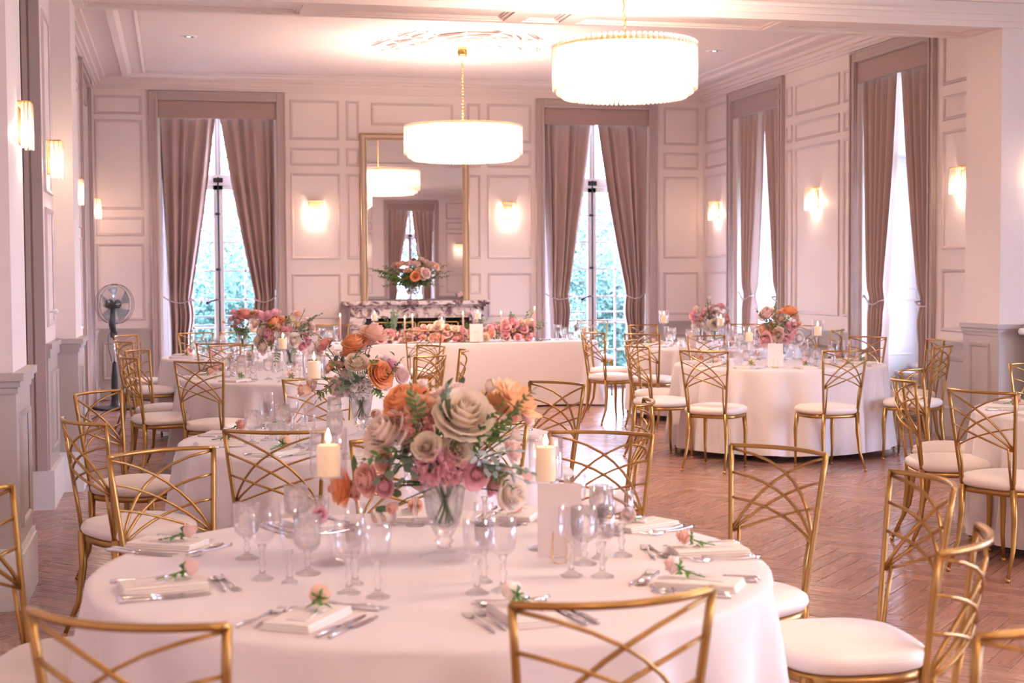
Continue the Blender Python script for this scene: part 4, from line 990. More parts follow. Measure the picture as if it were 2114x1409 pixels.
ARR = {
'T1':((0.712, 3.93, 0.75),[
('r','orange',-0.103,0.045,0.440,0.0617),('r','peach',-0.066,-0.016,0.423,0.0450),('r','peach',-0.096,0.020,0.394,0.0400),('c','coral',-0.079,-0.025,0.385,0.0423),('r','cream',0.049,-0.074,0.412,0.0762),('r','ivory',-0.165,0.024,0.356,0.0612),('r','ivory',-0.182,0.078,0.328,0.0458),('r','blush',0.013,0.069,0.441,0.0434),('r','blush',0.054,0.071,0.457,0.0354),('r','cream',-0.067,-0.093,0.323,0.0364),('c','mauve',-0.048,-0.099,0.273,0.0546),('c','mauve',0.004,-0.091,0.265,0.0497),('r','cream',-0.026,-0.062,0.298,0.0342),('r','cream',0.028,-0.084,0.312,0.0393),('r','pink',0.079,-0.089,0.239,0.0355),('r','salmon',-0.171,-0.009,0.274,0.0290),('r','salmon',-0.215,0.039,0.219,0.0427),('r','pink',-0.169,0.008,0.204,0.0318),('b','salmon',-0.139,-0.012,0.150,0.0291),('d','apricot',0.216,0.002,0.445,0.0513),('r','apricot',0.178,0.061,0.428,0.0465),('b','ivory',0.132,0.012,0.467,0.0296),('b','coral',0.185,-0.025,0.377,0.0241),('b','ivory',0.187,-0.048,0.340,0.0227),('r','blush',0.198,-0.011,0.292,0.0323),('r','blush',0.179,0.010,0.215,0.0325),('r','ivory',0.178,-0.094,0.182,0.0449),('r','orange',-0.273,0.154,0.185,0.0492),('r','pink',0.152,0.036,0.192,0.0326),('r','blush',0.234,0.007,0.213,0.0271),('r','blush',-0.057,0.074,0.201,0.0326),('r','blush',0.250,0.042,0.380,0.0246),('r','blush',-0.091,0.056,0.313,0.0296),('b','ivory',-0.044,0.074,0.473,0.0244),('r','ivory',-0.033,0.088,0.397,0.0272),('r','peach',0.137,0.037,0.370,0.0326),('r','salmon',-0.235,0.124,0.181,0.0299),('r','blush',0.093,-0.006,0.341,0.0295)],[
('e',-0.069,-0.042,0.304,-0.183,-0.049,0.236,0.0483),('e',-0.030,-0.051,0.304,-0.120,-0.064,0.236,0.0536),('g',-0.120,-0.030,0.304,-0.237,-0.035,0.276,0.0295),('g',0.047,-0.068,0.303,0.151,-0.117,0.437,0.0268),('g',0.098,-0.080,0.303,0.222,-0.132,0.469,0.0241),('g',0.073,-0.073,0.329,0.193,-0.128,0.410,0.0268),('e',0.078,-0.078,0.264,0.212,-0.140,0.247,0.0295),('s',0.085,-0.078,0.277,0.168,-0.127,0.306,0.0348),('s',0.066,-0.073,0.303,0.091,-0.111,0.261,0.0322),('g',-0.030,-0.049,0.343,-0.086,-0.067,0.340,0.0322),('g',0.022,-0.061,0.343,-0.028,-0.079,0.373,0.0295),('g',-0.005,-0.056,0.317,0.092,-0.108,0.346,0.0348),('e',-0.004,-0.054,0.369,-0.005,-0.079,0.477,0.0268),('g',-0.068,-0.040,0.343,-0.097,-0.058,0.477,0.0268),('g',0.084,-0.079,0.264,0.154,-0.128,0.215,0.0241),('e',-0.095,-0.037,0.278,-0.202,-0.043,0.282,0.0295),('g',0.047,-0.068,0.316,0.143,-0.120,0.339,0.0295),('g',-0.024,-0.053,0.290,0.029,-0.093,0.346,0.0322),('s',0.078,-0.078,0.257,0.192,-0.136,0.228,0.0295),('g',-0.069,-0.041,0.324,-0.137,-0.056,0.314,0.0295)]),
'T2':((0.87, 7.05, 0.75),[
('r','orange',-0.025,0.027,0.463,0.0591),('r','orange',-0.046,0.051,0.418,0.0474),('r','peach',0.077,0.057,0.508,0.0643),('r','peach',0.046,0.063,0.468,0.0429),('r','cream',-0.021,-0.029,0.369,0.0540),('r','salmon',-0.093,0.038,0.350,0.0260),('r','peach',-0.135,0.048,0.353,0.0284),('r','orange',0.098,-0.070,0.308,0.0656),('r','blush',0.201,-0.032,0.299,0.0473),('r','ivory',0.133,0.006,0.350,0.0522),('r','pink',0.158,-0.020,0.347,0.0331),('r','blush',0.047,-0.015,0.337,0.0330),('r','coral',-0.167,0.091,0.453,0.0332),('r','coral',-0.181,0.093,0.423,0.0285),('r','ivory',-0.194,0.107,0.441,0.0333),('c','white',-0.048,-0.009,0.232,0.0612),('c','white',0.002,-0.041,0.224,0.0563),('c','white',-0.104,0.015,0.236,0.0519),('r','blush',-0.125,0.040,0.235,0.0473),('b','peach',-0.257,0.070,0.222,0.0567),('r','peach',-0.231,0.086,0.258,0.0379),('r','ivory',-0.078,0.032,0.305,0.0331),('r','blush',0.009,0.050,0.441,0.0380),('r','blush',0.129,-0.018,0.257,0.0378),('b','ivory',-0.113,0.045,0.400,0.0236),('r','peach',-0.158,0.031,0.331,0.0236)],[
('e',-0.029,-0.053,0.263,-0.124,-0.061,0.277,0.0426),('e',-0.018,-0.055,0.263,-0.055,-0.075,0.312,0.0426),('e',-0.064,-0.045,0.263,-0.117,-0.064,0.242,0.0426),('g',-0.109,-0.032,0.310,-0.156,-0.048,0.394,0.0284),('g',0.028,-0.065,0.286,0.060,-0.099,0.381,0.0284),('g',0.050,-0.072,0.239,0.091,-0.115,0.183,0.0284),('g',-0.132,-0.029,0.264,-0.216,-0.044,0.185,0.0331),('g',0.119,-0.086,0.285,0.185,-0.127,0.380,0.0189),('e',-0.018,-0.055,0.275,0.036,-0.097,0.300,0.0331),('g',-0.039,-0.045,0.380,-0.008,-0.081,0.428,0.0284),('g',-0.155,-0.024,0.264,-0.248,-0.030,0.336,0.0236)]),
'T3':((0.86, 11.5, 0.75),[
('r','orange',-0.112,0.046,0.418,0.0685),('r','peach',-0.092,0.009,0.393,0.0456),('r','pink',-0.154,0.089,0.471,0.0573),('r','pink',-0.108,0.089,0.494,0.0458),('r','pink',-0.176,0.005,0.333,0.0379),('r','cream',-0.221,0.067,0.347,0.0419),('r','ivory',-0.213,0.029,0.227,0.0532),('r','ivory',-0.241,0.068,0.275,0.0457),('r','ivory',0.037,-0.057,0.276,0.0530),('r','pink',0.133,-0.037,0.311,0.0342),('r','pink',0.147,-0.042,0.262,0.0304),('r','pink',0.106,-0.034,0.224,0.0342),('r','pink',0.006,0.016,0.357,0.0419),('r','pink',-0.035,0.025,0.369,0.0381),('r','peach',-0.047,0.053,0.448,0.0343),('r','cream',0.034,0.033,0.444,0.0381),('r','peach',0.073,0.037,0.485,0.0344),('r','blush',0.119,0.012,0.405,0.0343),('r','blush',0.184,0.016,0.377,0.0344),('b','ivory',0.129,0.015,0.519,0.0267),('r','blush',0.165,0.013,0.427,0.0305),('r','cream',0.077,0.001,0.398,0.0305),('r','salmon',-0.144,0.047,0.282,0.0457),('r','blush',-0.255,0.119,0.407,0.0382),('r','cream',-0.014,0.043,0.417,0.0305),('r','blush',0.057,0.002,0.330,0.0343),('r','peach',-0.080,0.034,0.323,0.0343),('b','ivory',0.219,-0.014,0.336,0.0305)],[
('e',0.084,-0.038,0.361,0.240,-0.084,0.482,0.0343),('g',0.009,-0.025,0.286,0.193,-0.081,0.323,0.0343),('g',-0.065,-0.008,0.287,-0.113,-0.021,0.098,0.0343),('g',0.009,-0.025,0.286,0.050,-0.056,0.154,0.0305),('g',-0.064,-0.006,0.324,-0.086,-0.022,0.212,0.0305),('g',-0.139,0.010,0.287,-0.178,-0.000,0.212,0.0305),('g',-0.026,-0.011,0.400,0.011,-0.032,0.476,0.0305),('g',0.010,-0.023,0.324,0.157,-0.071,0.362,0.0343),('g',-0.064,-0.004,0.362,-0.212,0.016,0.402,0.0343),('g',0.157,-0.059,0.285,0.210,-0.089,0.229,0.0267),('g',-0.175,0.020,0.325,-0.252,0.017,0.213,0.0305)]),
'T4':((0.62, 14.35, 0.75),[
('r','coral',0.036,0.011,0.419,0.0707),('r','pink',-0.056,0.032,0.396,0.0377),('r','pink',-0.040,-0.005,0.350,0.0376),('r','pink',-0.098,0.040,0.373,0.0330),('r','pink',-0.077,0.069,0.438,0.0331),('r','peach',0.133,-0.011,0.428,0.0424),('r','blush',0.095,-0.005,0.357,0.0377),('r','pink',-0.007,0.064,0.451,0.0331),('r','blush',-0.071,0.031,0.302,0.0377),('r','blush',-0.035,0.020,0.245,0.0377),('r','pink',0.188,-0.024,0.404,0.0471),('r','blush',0.233,-0.037,0.356,0.0424),('b','orange',-0.167,0.054,0.335,0.0236)],[
('g',0.045,-0.036,0.218,0.001,-0.036,0.336,0.0424),('g',0.045,-0.036,0.218,0.069,-0.052,0.321,0.0424),('g',0.045,-0.036,0.218,-0.137,-0.005,0.323,0.0377),('g',0.022,-0.031,0.218,0.053,-0.056,0.171,0.0377),('g',0.023,-0.029,0.265,-0.070,-0.025,0.219,0.0377),('g',0.069,-0.039,0.264,0.183,-0.079,0.311,0.0377),('g',0.047,-0.032,0.312,0.117,-0.057,0.452,0.0330),('g',0.037,-0.032,0.265,-0.010,-0.039,0.219,0.0424)]),
'T6':((5.12, 11.75, 0.75),[
('r','blush',-0.131,0.051,0.439,0.0673),('r','orange',0.082,0.023,0.458,0.0632),('r','peach',0.127,0.021,0.416,0.0464),('r','pink',-0.167,-0.013,0.206,0.0586),('r','peach',-0.166,0.053,0.305,0.0463),('r','peach',-0.112,0.021,0.330,0.0378),('r','peach',-0.084,0.002,0.280,0.0378),('r','peach',-0.142,0.025,0.276,0.0378),('r','blush',-0.056,-0.027,0.243,0.0545),('c','pink',0.071,-0.035,0.258,0.0630),('r','white',0.135,-0.072,0.217,0.0503),('r','blush',0.002,0.015,0.329,0.0379),('r','pink',0.113,-0.011,0.328,0.0379),('r','pink',0.052,-0.016,0.342,0.0336),('r','cream',-0.151,0.047,0.258,0.0379),('r','peach',-0.013,0.065,0.441,0.0338),('r','blush',-0.042,0.060,0.412,0.0337),('r','peach',0.159,0.000,0.352,0.0295),('r','pink',0.021,-0.046,0.209,0.0419),('r','blush',0.129,-0.016,0.290,0.0337),('r','cream',0.015,0.014,0.375,0.0295),('b','peach',-0.207,0.063,0.322,0.0252),('r','peach',-0.009,0.020,0.384,0.0295)],[
('g',-0.070,-0.006,0.293,-0.136,-0.002,0.373,0.0463),('g',-0.049,-0.011,0.293,-0.086,-0.013,0.398,0.0421),('e',-0.111,0.003,0.293,-0.224,0.022,0.462,0.0379),('g',-0.029,-0.016,0.292,0.016,-0.035,0.418,0.0295),('g',-0.030,-0.017,0.251,-0.077,-0.024,0.210,0.0379),('e',0.011,-0.027,0.250,-0.010,-0.034,0.314,0.0337),('g',0.032,-0.030,0.292,0.129,-0.066,0.326,0.0252),('g',-0.111,0.002,0.251,-0.228,0.012,0.231,0.0295),('g',-0.068,-0.002,0.377,-0.073,-0.011,0.494,0.0210),('g',-0.008,-0.018,0.334,0.110,-0.056,0.439,0.0252)]),
'T7':((5.66, 14.8, 0.75),[
('r','pink',0.082,0.001,0.432,0.0419),('r','blush',0.032,-0.011,0.359,0.0418),('r','pink',-0.226,0.068,0.345,0.0471),('r','pink',-0.211,0.063,0.292,0.0367),('r','peach',-0.135,0.045,0.297,0.0367),('r','ivory',-0.002,-0.029,0.240,0.0627),('r','coral',0.131,-0.015,0.316,0.0419),('r','coral',0.138,-0.039,0.280,0.0366),('r','blush',-0.054,0.052,0.406,0.0420),('r','pink',-0.016,0.022,0.380,0.0367),('r','ivory',-0.182,0.082,0.412,0.0315),('b','white',-0.039,0.033,0.516,0.0314),('r','white',0.155,0.004,0.399,0.0315),('r','pink',-0.108,0.042,0.359,0.0367),('r','white',-0.131,0.011,0.240,0.0418),('r','white',-0.080,0.027,0.187,0.0419),('r','blush',-0.166,0.050,0.239,0.0419),('r','pink',-0.043,0.025,0.322,0.0314),('r','blush',0.104,-0.013,0.238,0.0419),('r','white',-0.038,0.022,0.270,0.0314),('r','white',-0.208,0.058,0.219,0.0419),('r','blush',0.011,0.049,0.437,0.0315)],[
('g',-0.056,-0.010,0.282,0.067,-0.051,0.344,0.0262),('g',-0.056,-0.010,0.282,-0.111,-0.009,0.361,0.0262),('e',-0.056,-0.010,0.282,-0.035,-0.029,0.308,0.0262),('g',-0.056,-0.010,0.282,-0.083,-0.008,0.512,0.0157),('e',0.020,-0.030,0.229,0.157,-0.076,0.239,0.0262),('e',-0.055,-0.008,0.334,-0.099,-0.008,0.439,0.0262),('g',-0.055,-0.008,0.334,0.017,-0.037,0.386,0.0210)]),
'M':((3.0, 18.5, 1.19),[
('r','orange',-0.009,-0.085,0.335,0.0558),('r','peach',-0.202,-0.003,0.485,0.0435),('r','blush',-0.080,-0.030,0.503,0.0435),('r','blush',0.004,-0.050,0.496,0.0435),('r','blush',0.078,-0.064,0.552,0.0310),('r','peach',0.045,-0.063,0.409,0.0435),('r','blush',0.124,-0.114,0.378,0.0620),('r','blush',0.092,-0.078,0.328,0.0435),('r','peach',0.252,-0.108,0.464,0.0497),('r','blush',0.210,-0.097,0.489,0.0373),('r','peach',-0.133,-0.042,0.410,0.0310),('r','peach',-0.091,-0.052,0.410,0.0310),('r','blush',0.138,-0.079,0.520,0.0310)],[
('g',0.007,0.022,0.204,-0.341,0.121,0.456,0.0499),('g',0.007,0.022,0.204,-0.524,0.161,0.426,0.0436),('g',0.007,0.022,0.204,-0.403,0.129,0.331,0.0499),('g',0.007,0.022,0.204,-0.222,0.084,0.268,0.0499),('g',0.007,0.022,0.204,-0.159,0.076,0.392,0.0499),('g',0.007,0.022,0.204,0.117,0.021,0.577,0.0436),('g',0.007,0.022,0.204,0.075,0.032,0.609,0.0374),('g',0.007,0.022,0.204,0.328,-0.034,0.451,0.0499),('g',0.007,0.022,0.204,0.449,-0.065,0.388,0.0436),('g',0.007,0.022,0.204,0.420,-0.054,0.482,0.0374),('g',0.007,0.022,0.204,0.264,-0.028,0.265,0.0499),('g',0.007,0.022,0.204,0.354,-0.052,0.202,0.0374),('g',0.007,0.022,0.204,-0.041,0.040,0.204,0.0561),('g',0.007,0.022,0.204,0.142,-0.003,0.203,0.0499),('g',0.007,0.022,0.204,-0.433,0.139,0.394,0.0499),('g',0.007,0.022,0.204,-0.313,0.107,0.300,0.0499),('e',0.007,0.022,0.204,0.417,-0.060,0.326,0.0436),('g',0.007,0.022,0.204,-0.375,0.117,0.206,0.0312),('g',-0.040,0.039,0.329,-0.037,0.050,0.454,0.0436),('g',0.008,0.026,0.298,0.176,0.001,0.452,0.0436)]),
}
A = ARR['T1']; arrangement(A[0], A[1], A[2], 'largest bouquet, orange and cream roses in a crystal urn on the nearest table', vase=(0.235, 0.075), heart=(0, 0.02, 0.29), seed=1)
A = ARR['T2']; arrangement(A[0], A[1], A[2], 'bouquet with a large orange rose and white blossoms on the second left table', vase=(0.22, 0.07), heart=(-0.01, 0.0, 0.30), seed=2)
A = ARR['T3']; arrangement(A[0], A[1], A[2], 'wide bouquet with trailing greenery and white roses on the third left table', vase=(0.22, 0.065), separate=False, heart=(-0.02, 0, 0.32), seed=3)
A = ARR['T4']; arrangement(A[0], A[1], A[2], 'coral bouquet with dark leaves on the farthest left table, before the window', vase=(0.22, 0.065), separate=False, heart=(0, 0, 0.30), seed=4)
A = ARR['T6']; arrangement(A[0], A[1], A[2], 'tall bouquet of blush and orange roses on the front right table', vase=(0.20, 0.06), separate=False, heart=(0, 0, 0.28), seed=5)
A = ARR['T7']; arrangement(A[0], A[1], A[2], 'small pink and white bouquet on the back right table', vase=(0.16, 0.055), separate=False, heart=(0.0, 0, 0.25), seed=6)
A = ARR['M']; arrangement(A[0], A[1], A[2], 'leafy bouquet with one orange rose on the mantelpiece before the mirror', vase=(0.26, 0.085), separate=False, heart=(0, 0, 0.30), seed=7)
# low bed of flowers along the head table
rn = empty('flower_runner', (0, 0, 0), 0, 'low bed of pink and peach roses along the front of the head table', 'flowers')
rnd = random.Random(21); cols = ['pink', 'blush', 'salmon', 'peach', 'blush', 'blush', 'pink', 'pink', 'cream']
for i in range(200):
    a = rnd.random(); x = 2.05+2.05*a; band = rnd.random()
    y = 16.50+0.16*rnd.random(); z = 0.785+0.17*band*(0.75+0.25*math.sin(x*7))+(0.05*band if x > 3.6 else 0)
    r = rnd.uniform(0.030, 0.070); k = 'r' if rnd.random() < 0.8 else 'c'
    d = Vector((rnd.uniform(-.5, .5), -0.9, rnd.uniform(0.1, 1.0)+band*0.5))
    link(FN[k], FM[(k, rnd.choice([0, 1, 2]) if k == 'r' else 3)], rn, Matrix.Translation((x, y-0.04*(1-band), z)) @ orient(d, rnd.uniform(0, 6)) @ Matrix.Scale(r, 4), color=PCOL[rnd.choice(cols)])
for i, (x, z, dx, dz) in enumerate(((2.42, 0.9, 0.0, 0.22), (2.5, 0.88, 0.09, 0.18), (2.38, 0.9, -0.06, 0.14), (3.0, 0.85, 0.05, 0.13), (3.35, 0.86, 0.12, 0.18), (3.3, 0.86, -0.08, 0.16), (3.85, 0.88, -0.04, 0.2), (3.9, 0.88, 0.12, 0.22), (4.0, 0.85, 0.18, 0.14), (2.8, 0.85, -0.1, 0.1), (3.6, 0.85, 0.1, 0.12), (2.9, 0.8, 0.1, 0.05), (4.1, 0.8, 0.16, -0.03))):
    for j in range(2): sprig(rn, 'g' if i % 3 else 'e', (x, 16.6, z-0.05), (x+dx+0.05*j, 16.55+0.06*j, z+dz-0.04*j), 0.05, False, rnd)
m = MB()
for i in range(420):
    L = LMB['g']; m.add(L.v, L.f, 0, True, Matrix.Translation((rnd.uniform(2.15, 4.1), rnd.uniform(16.5, 16.72), rnd.uniform(0.765, 0.88))) @ orient((rnd.gauss(0, 1), rnd.gauss(0, 1), rnd.gauss(0, 1))) @ Matrix.Scale(rnd.uniform(0.03, 0.05), 4), L.shade)
o = m.build('filler_leaves', LEAF, rn, kind='stuff'); o.color = (0.10, 0.17, 0.06, 1)

# ---------------------------------------------------------------- candles
def flame_mb(m, z, h=0.032, r=0.0075, mi=0):
    m.lathe([(0.0005, z), (r*0.7, z+h*0.12), (r, z+h*0.3), (r*0.75, z+h*0.55), (r*0.35, z+h*0.8), (0.0005, z+h)], 12, mi)
def pillar_candle(x, y, z, h, r, label, grp=None):
    t = empty('pillar_candle', (x, y, z), 0, label, 'candle', grp)
    m = MB(); m.lathe([(0.0005, 0), (r*0.96, 0), (r, 0.004), (r, h-0.006), (r*0.93, h), (r*0.75, h-0.001), (r*0.55, h-0.005), (0.0005, h-0.006)], 28); m.build('wax', WAX, t)
    m = MB(); m.tube([(0, 0, h-0.006), (0, 0, h+0.006), (0.002, 0, h+0.010)], 0.0012, 5); m.build('wick', WICK, t)
    m = MB(); flame_mb(m, h+0.004, 0.040 if r > 0.03 else 0.03); m.build('flame', FLAME, t)
def stem_holder(x, y, z0, ztop, rc, label, cup_h=0.13, grp=None):
    """tall glass stem with a glass cup that shields the candle"""
    t = empty('candle_holder', (x, y, z0), 0, label, 'candle holder', grp)
    H = ztop-z0; m = MB()
    m.lathe([(0.0005, 0), (0.052, 0), (0.055, 0.004), (0.03, 0.010), (0.008, 0.02), (0.006, H*0.5), (0.0065, H-0.05), (0.013, H-0.035), (0.008, H-0.02), (0.018, H-0.008), (0.045 if rc > 0.04 else rc*0.8, H-0.004), (0.0005, H-0.002)], 24)
    m.build('stem', GLASS, t)
    m = MB(); m.lathe([(0.02, H-0.006), (rc*0.8, H-0.002), (rc, H+0.012), (rc*1.02, H+cup_h), (rc*1.0, H+cup_h), (rc*0.97, H+0.014), (rc*0.75, H+0.002)], 28); m.build('cup', GLASS, t)
pillar_candle(0.395, 3.93, 0.989, 0.085, 0.0315, 'ivory pillar candle burning left of the biggest bouquet on the nearest table')
stem_holder(0.395, 3.93, 0.7505, 0.988, 0.050, 'tall glass candle stand left of the biggest bouquet on the nearest table')
pillar_candle(1.015, 3.98, 0.945, 0.098, 0.0285, 'ivory pillar candle burning behind the large white card on the nearest table')
stem_holder(1.015, 3.98, 0.7505, 0.944, 0.048, 'glass candle stand behind the large white card on the nearest table')
pillar_candle(0.62, 6.78, 1.055, 0.08, 0.031, 'ivory pillar candle left of the orange bouquet on the second left table')
stem_holder(0.62, 6.78, 0.7505, 1.054, 0.052, 'tall glass candle stand left of the bouquet on the second left table')
pillar_candle(0.79, 11.22, 0.975, 0.08, 0.033, 'ivory pillar candle in front of the bouquet on the third left table')
stem_holder(0.79, 11.22, 0.7505, 0.974, 0.052, 'tall glass candle stand in front of the bouquet on the third left table')
pillar_candle(0.72, 14.15, 1.0, 0.075, 0.03, 'small pillar candle right of the coral bouquet on the farthest left table')
stem_holder(0.72, 14.15, 0.7505, 0.999, 0.048, 'glass candle stand right of the coral bouquet on the farthest left table')
for x, y, z, w in ((5.30, 11.42, 1.00, 'right of the bouquet on the front right table, near the curtain'), (4.72, 11.52, 0.955, 'behind the card on the front right table'), (5.02, 14.6, 1.015, 'left of the pink bouquet on the back right table'), (5.60, 14.45, 0.98, 'right of the pink bouquet on the back right table')):
    pillar_candle(x, y, z, 0.078, 0.031, 'ivory pillar candle burning '+w); stem_holder(x, y, 0.7505, z-0.001, 0.05, 'glass candle stand '+w)
for i, (x, zt, k) in enumerate(((1.82, 1.07, 't'), (2.24, 1.10, 'p'), (2.54, 1.04, 't'), (2.63, 1.06, 't'), (3.03, 1.02, 'p'), (3.22, 1.08, 't'), (3.46, 1.10, 'p'), (3.67, 1.08, 't'), (4.07, 1.13, 't'))):
    nth = ['leftmost taper', 'leftmost pillar', 'second taper from the left', 'third taper from the left', 'middle pillar', 'fourth taper from the left', 'right pillar', 'fifth taper from the left', 'rightmost taper'][i]
    y = 16.78 if k == 'p' else 16.45+0.0
    if k == 'p':
        pillar_candle(x, y, zt-0.09, 0.075, 0.03, 'ivory candle, the %s candle on the head table' % nth); stem_holder(x, y, 0.7505, zt-0.091, 0.042, 'glass stand under the %s candle of the head table' % nth, 0.10)
    else:
        t = empty('taper_candle', (x, 16.45 if x > 1.9 else 16.6, 0.7505), 0, 'slim pink taper, the %s candle on the head table' % nth, 'candle')
        H = zt-0.7505; m = MB(); m.lathe([(0.0005, 0.05), (0.011, 0.05), (0.010, H-0.03), (0.006, H), (0.0005, H)], 12); m.build('wax', PINKWAX, t)
        m = MB(); flame_mb(m, H, 0.034, 0.0075); m.build('flame', FLAME, t)
        m = MB(); m.lathe([(0.0005, 0), (0.034, 0), (0.035, 0.005), (0.016, 0.018), (0.014, 0.03), (0.022, 0.05), (0.020, 0.062), (0.012, 0.05)], 16, 0, True, None, False, False, 0.08); m.build('holder', CRYSTAL, t)

# ---------------------------------------------------------------- glasses
def wine_glass(h, r, bowl, name, label, facet=0.0, mtl=None):
    t = empty(name, (0, 0, 0), 0, label, 'glass'); m = MB(); zb = h*(1-bowl)
    m.lathe([(0.0005, 0.0), (r*0.88, 0.0), (r*0.90, 0.003), (r*0.5, 0.009), (0.009, 0.016), (0.006, zb*0.35), (0.011, zb*0.50), (0.006, zb*0.65), (0.007, zb*0.85), (0.012, zb+0.002), (0.0005, zb+0.004)], 16); m.build('foot', SOLIDGLASS, t)
    m = MB(); m.lathe([(0.010, zb), (r*0.60, zb+h*bowl*0.06), (r*0.90, zb+h*bowl*0.20), (r*0.98, zb+h*bowl*0.45), (r, h), (r*0.965, h), (r*0.945, zb+h*bowl*0.45), (r*0.86, zb+h*bowl*0.23), (r*0.5, zb+h*bowl*0.13), (0.0005, zb+h*bowl*0.10)], 24, 0, True, None, False, False, facet)
    m.build('bowl', mtl or GLASS, t)
    return t
GL = {'wine': wine_glass(0.185, 0.034, 0.52, 'wine_glass', 'x'), 'water': wine_glass(0.155, 0.038, 0.62, 'water_goblet', 'x', 0.05, CRYSTAL), 'flute': wine_glass(0.205, 0.025, 0.60, 'champagne_flute', 'x')}
def tumbler():
    t = empty('tumbler', (0, 0, 0), 0, 'x', 'glass'); m = MB()
    m.lathe([(0.0005, 0.0), (0.028, 0.0), (0.036, 0.02), (0.041, 0.05), (0.042, 0.095), (0.040, 0.095), (0.038, 0.05), (0.030, 0.018), (0.0005, 0.014)], 24, 0, True, None, False, False, 0.06); m.build('bowl', CRYSTAL, t)
    return t
GL['tumbler'] = tumbler(); gused = {k: 0 for k in GL}
GT = {'wine': 'clear stemmed wine glass', 'water': 'cut-glass water goblet', 'flute': 'slim tall champagne flute', 'tumbler': 'low cut-crystal tumbler'}
def glass(k, x, y, where, grp, z=0.7508):
    place(GL[k], gused[k], (x, y, z), random.uniform(0, 6), (GT[k]+' '+where).replace(' ,', ','), grp); gused[k] = 1
for x, y, k, w in ((0.205, 3.761, 'wine', 'leftmost in the left-hand cluster on the nearest table'), (0.27, 3.70, 'flute', 'middle of the left-hand cluster of glasses on the nearest table'), (0.325, 3.80, 'water', 'right in the left-hand cluster on the nearest table'),
    (0.402, 3.539, 'wine', 'left of the pair at the front left of the crystal urn'), (0.465, 3.475, 'wine', 'right of the pair at the front left of the crystal urn'), (0.43, 3.64, 'flute', 'behind the pair at the front left of the urn, nearest table'),
    (0.707, 3.46, 'wine', 'in front of the crystal urn, left of a pair, nearest table'), (0.775, 3.47, 'wine', 'in front of the crystal urn, right of a pair, nearest table'), (0.75, 3.58, 'flute', 'behind the pair in front of the urn, nearest table'),
    (0.985, 3.60, 'wine', 'before the white card, leftmost of the right-hand cluster, nearest table'), (1.06, 3.57, 'wine', 'before the white card, second of the right-hand cluster, nearest table'), (1.12, 3.80, 'flute', 'tallest of the right-hand cluster, nearest table'), (1.19, 3.82, 'wine', 'rightmost of the right-hand cluster, nearest table'), (1.06, 3.74, 'water', 'between the white card and the flute, nearest table'),
    (0.715, 4.455, 'wine', 'behind the urn to its left on the nearest table'), (0.925, 4.40, 'wine', 'behind the urn to its right on the nearest table'), (1.0, 4.38, 'water', 'behind the urn farthest right on the nearest table'), (0.411, 4.50, 'tumbler', 'behind the left candle on the nearest table'), (0.34, 4.36, 'water', 'left of the tumbler behind the left candle, nearest table'), (1.22, 4.12, 'water', 'by the far right napkin on the nearest table'), (1.15, 4.16, 'wine', 'by the far right napkin on the nearest table'), (0.18, 4.05, 'water', 'behind the left-hand cluster on the nearest table')):
    glass(k, x, y, w, None)
TEN = ['right', 'far right', 'far right-centre', 'far left-centre', 'far left', 'left', 'near left', 'near left-centre', 'near right-centre', 'near right']
SECT = ['right', 'far right', 'far', 'far left', 'left', 'near left', 'near', 'near right']
def sector(a): return SECT[int(round((math.degrees(a) % 360)/45)) % 8]
for k in ('T2', 'T3', 'T4', 'T6', 'T7', 'T8'):
    cx_, cy_ = TAB[k]; rnd = random.Random(ord(k[1])*7)
    for s in range(8):
        a = TAU*s/8+0.15
        for g, (dr, dt) in zip(('wine', 'water', 'flute') if s % 2 else ('wine', 'tumbler', 'water'), ((0.50, -0.09), (0.45, 0.07), (0.56, 0.01))):
            q = a+dt/0.5+rnd.uniform(-.03, .03); rr = dr+rnd.uniform(-.02, .02)
            glass(g, cx_+rr*math.cos(q), cy_+rr*math.sin(q), 'on the %s side of %s' % (sector(a), TXT[k]), 'glasses on '+TXT[k])
for i in range(12): glass(('wine', 'water', 'tumbler')[i % 3], 4.40+0.075*(i % 6), 16.62+0.09*(i//6), ', %s row %s, right end of the head table' % ('front' if i < 6 else 'back', 'left' if i % 6 < 3 else 'right'), 'glasses at the right end of the head table')
for i in range(6): glass(('wine', 'water', 'flute')[i % 3], 1.62+0.08*(i % 3), 16.6+0.1*(i//3), ', %s row, left end of the head table' % ('front' if i < 3 else 'back'), 'glasses at the left end of the head table')

# ---------------------------------------------------------------- cutlery, napkins, cards, roses
def knife():
    t = empty('knife', (0, 0, 0), 0, 'x', 'knife')
    m = MB(); m.tube([(0, -0.115, 0.005), (0, -0.10, 0.006), (0, -0.05, 0.005), (0, -0.015, 0.004)], [0.005, 0.0065, 0.0055, 0.0035], 8, 0, True, None, True, [0.004, 0.005, 0.004, 0.003]); m.build('handle', SILVER, t)
    m = MB(); m.add([(-0.004, -0.016, 0.003), (0.004, -0.016, 0.003), (0.010, 0.0, 0.002), (0.0105, 0.06, 0.002), (0.006, 0.10, 0.002), (-0.004, 0.112, 0.002), (-0.005, 0.0, 0.004)], [(0, 1, 2, 6), (6, 2, 3, 4, 5)])
    m.add([(-0.004, -0.016, 0.001), (0.004, -0.016, 0.001), (0.010, 0.0, 0.001), (0.0105, 0.06, 0.001), (0.006, 0.10, 0.001), (-0.004, 0.112, 0.001), (-0.005, 0.0, 0.001)], [(3, 2, 1, 0), (6, 5, 4), (4, 3, 0, 6)]); m.build('blade', SILVER, t)
    return t
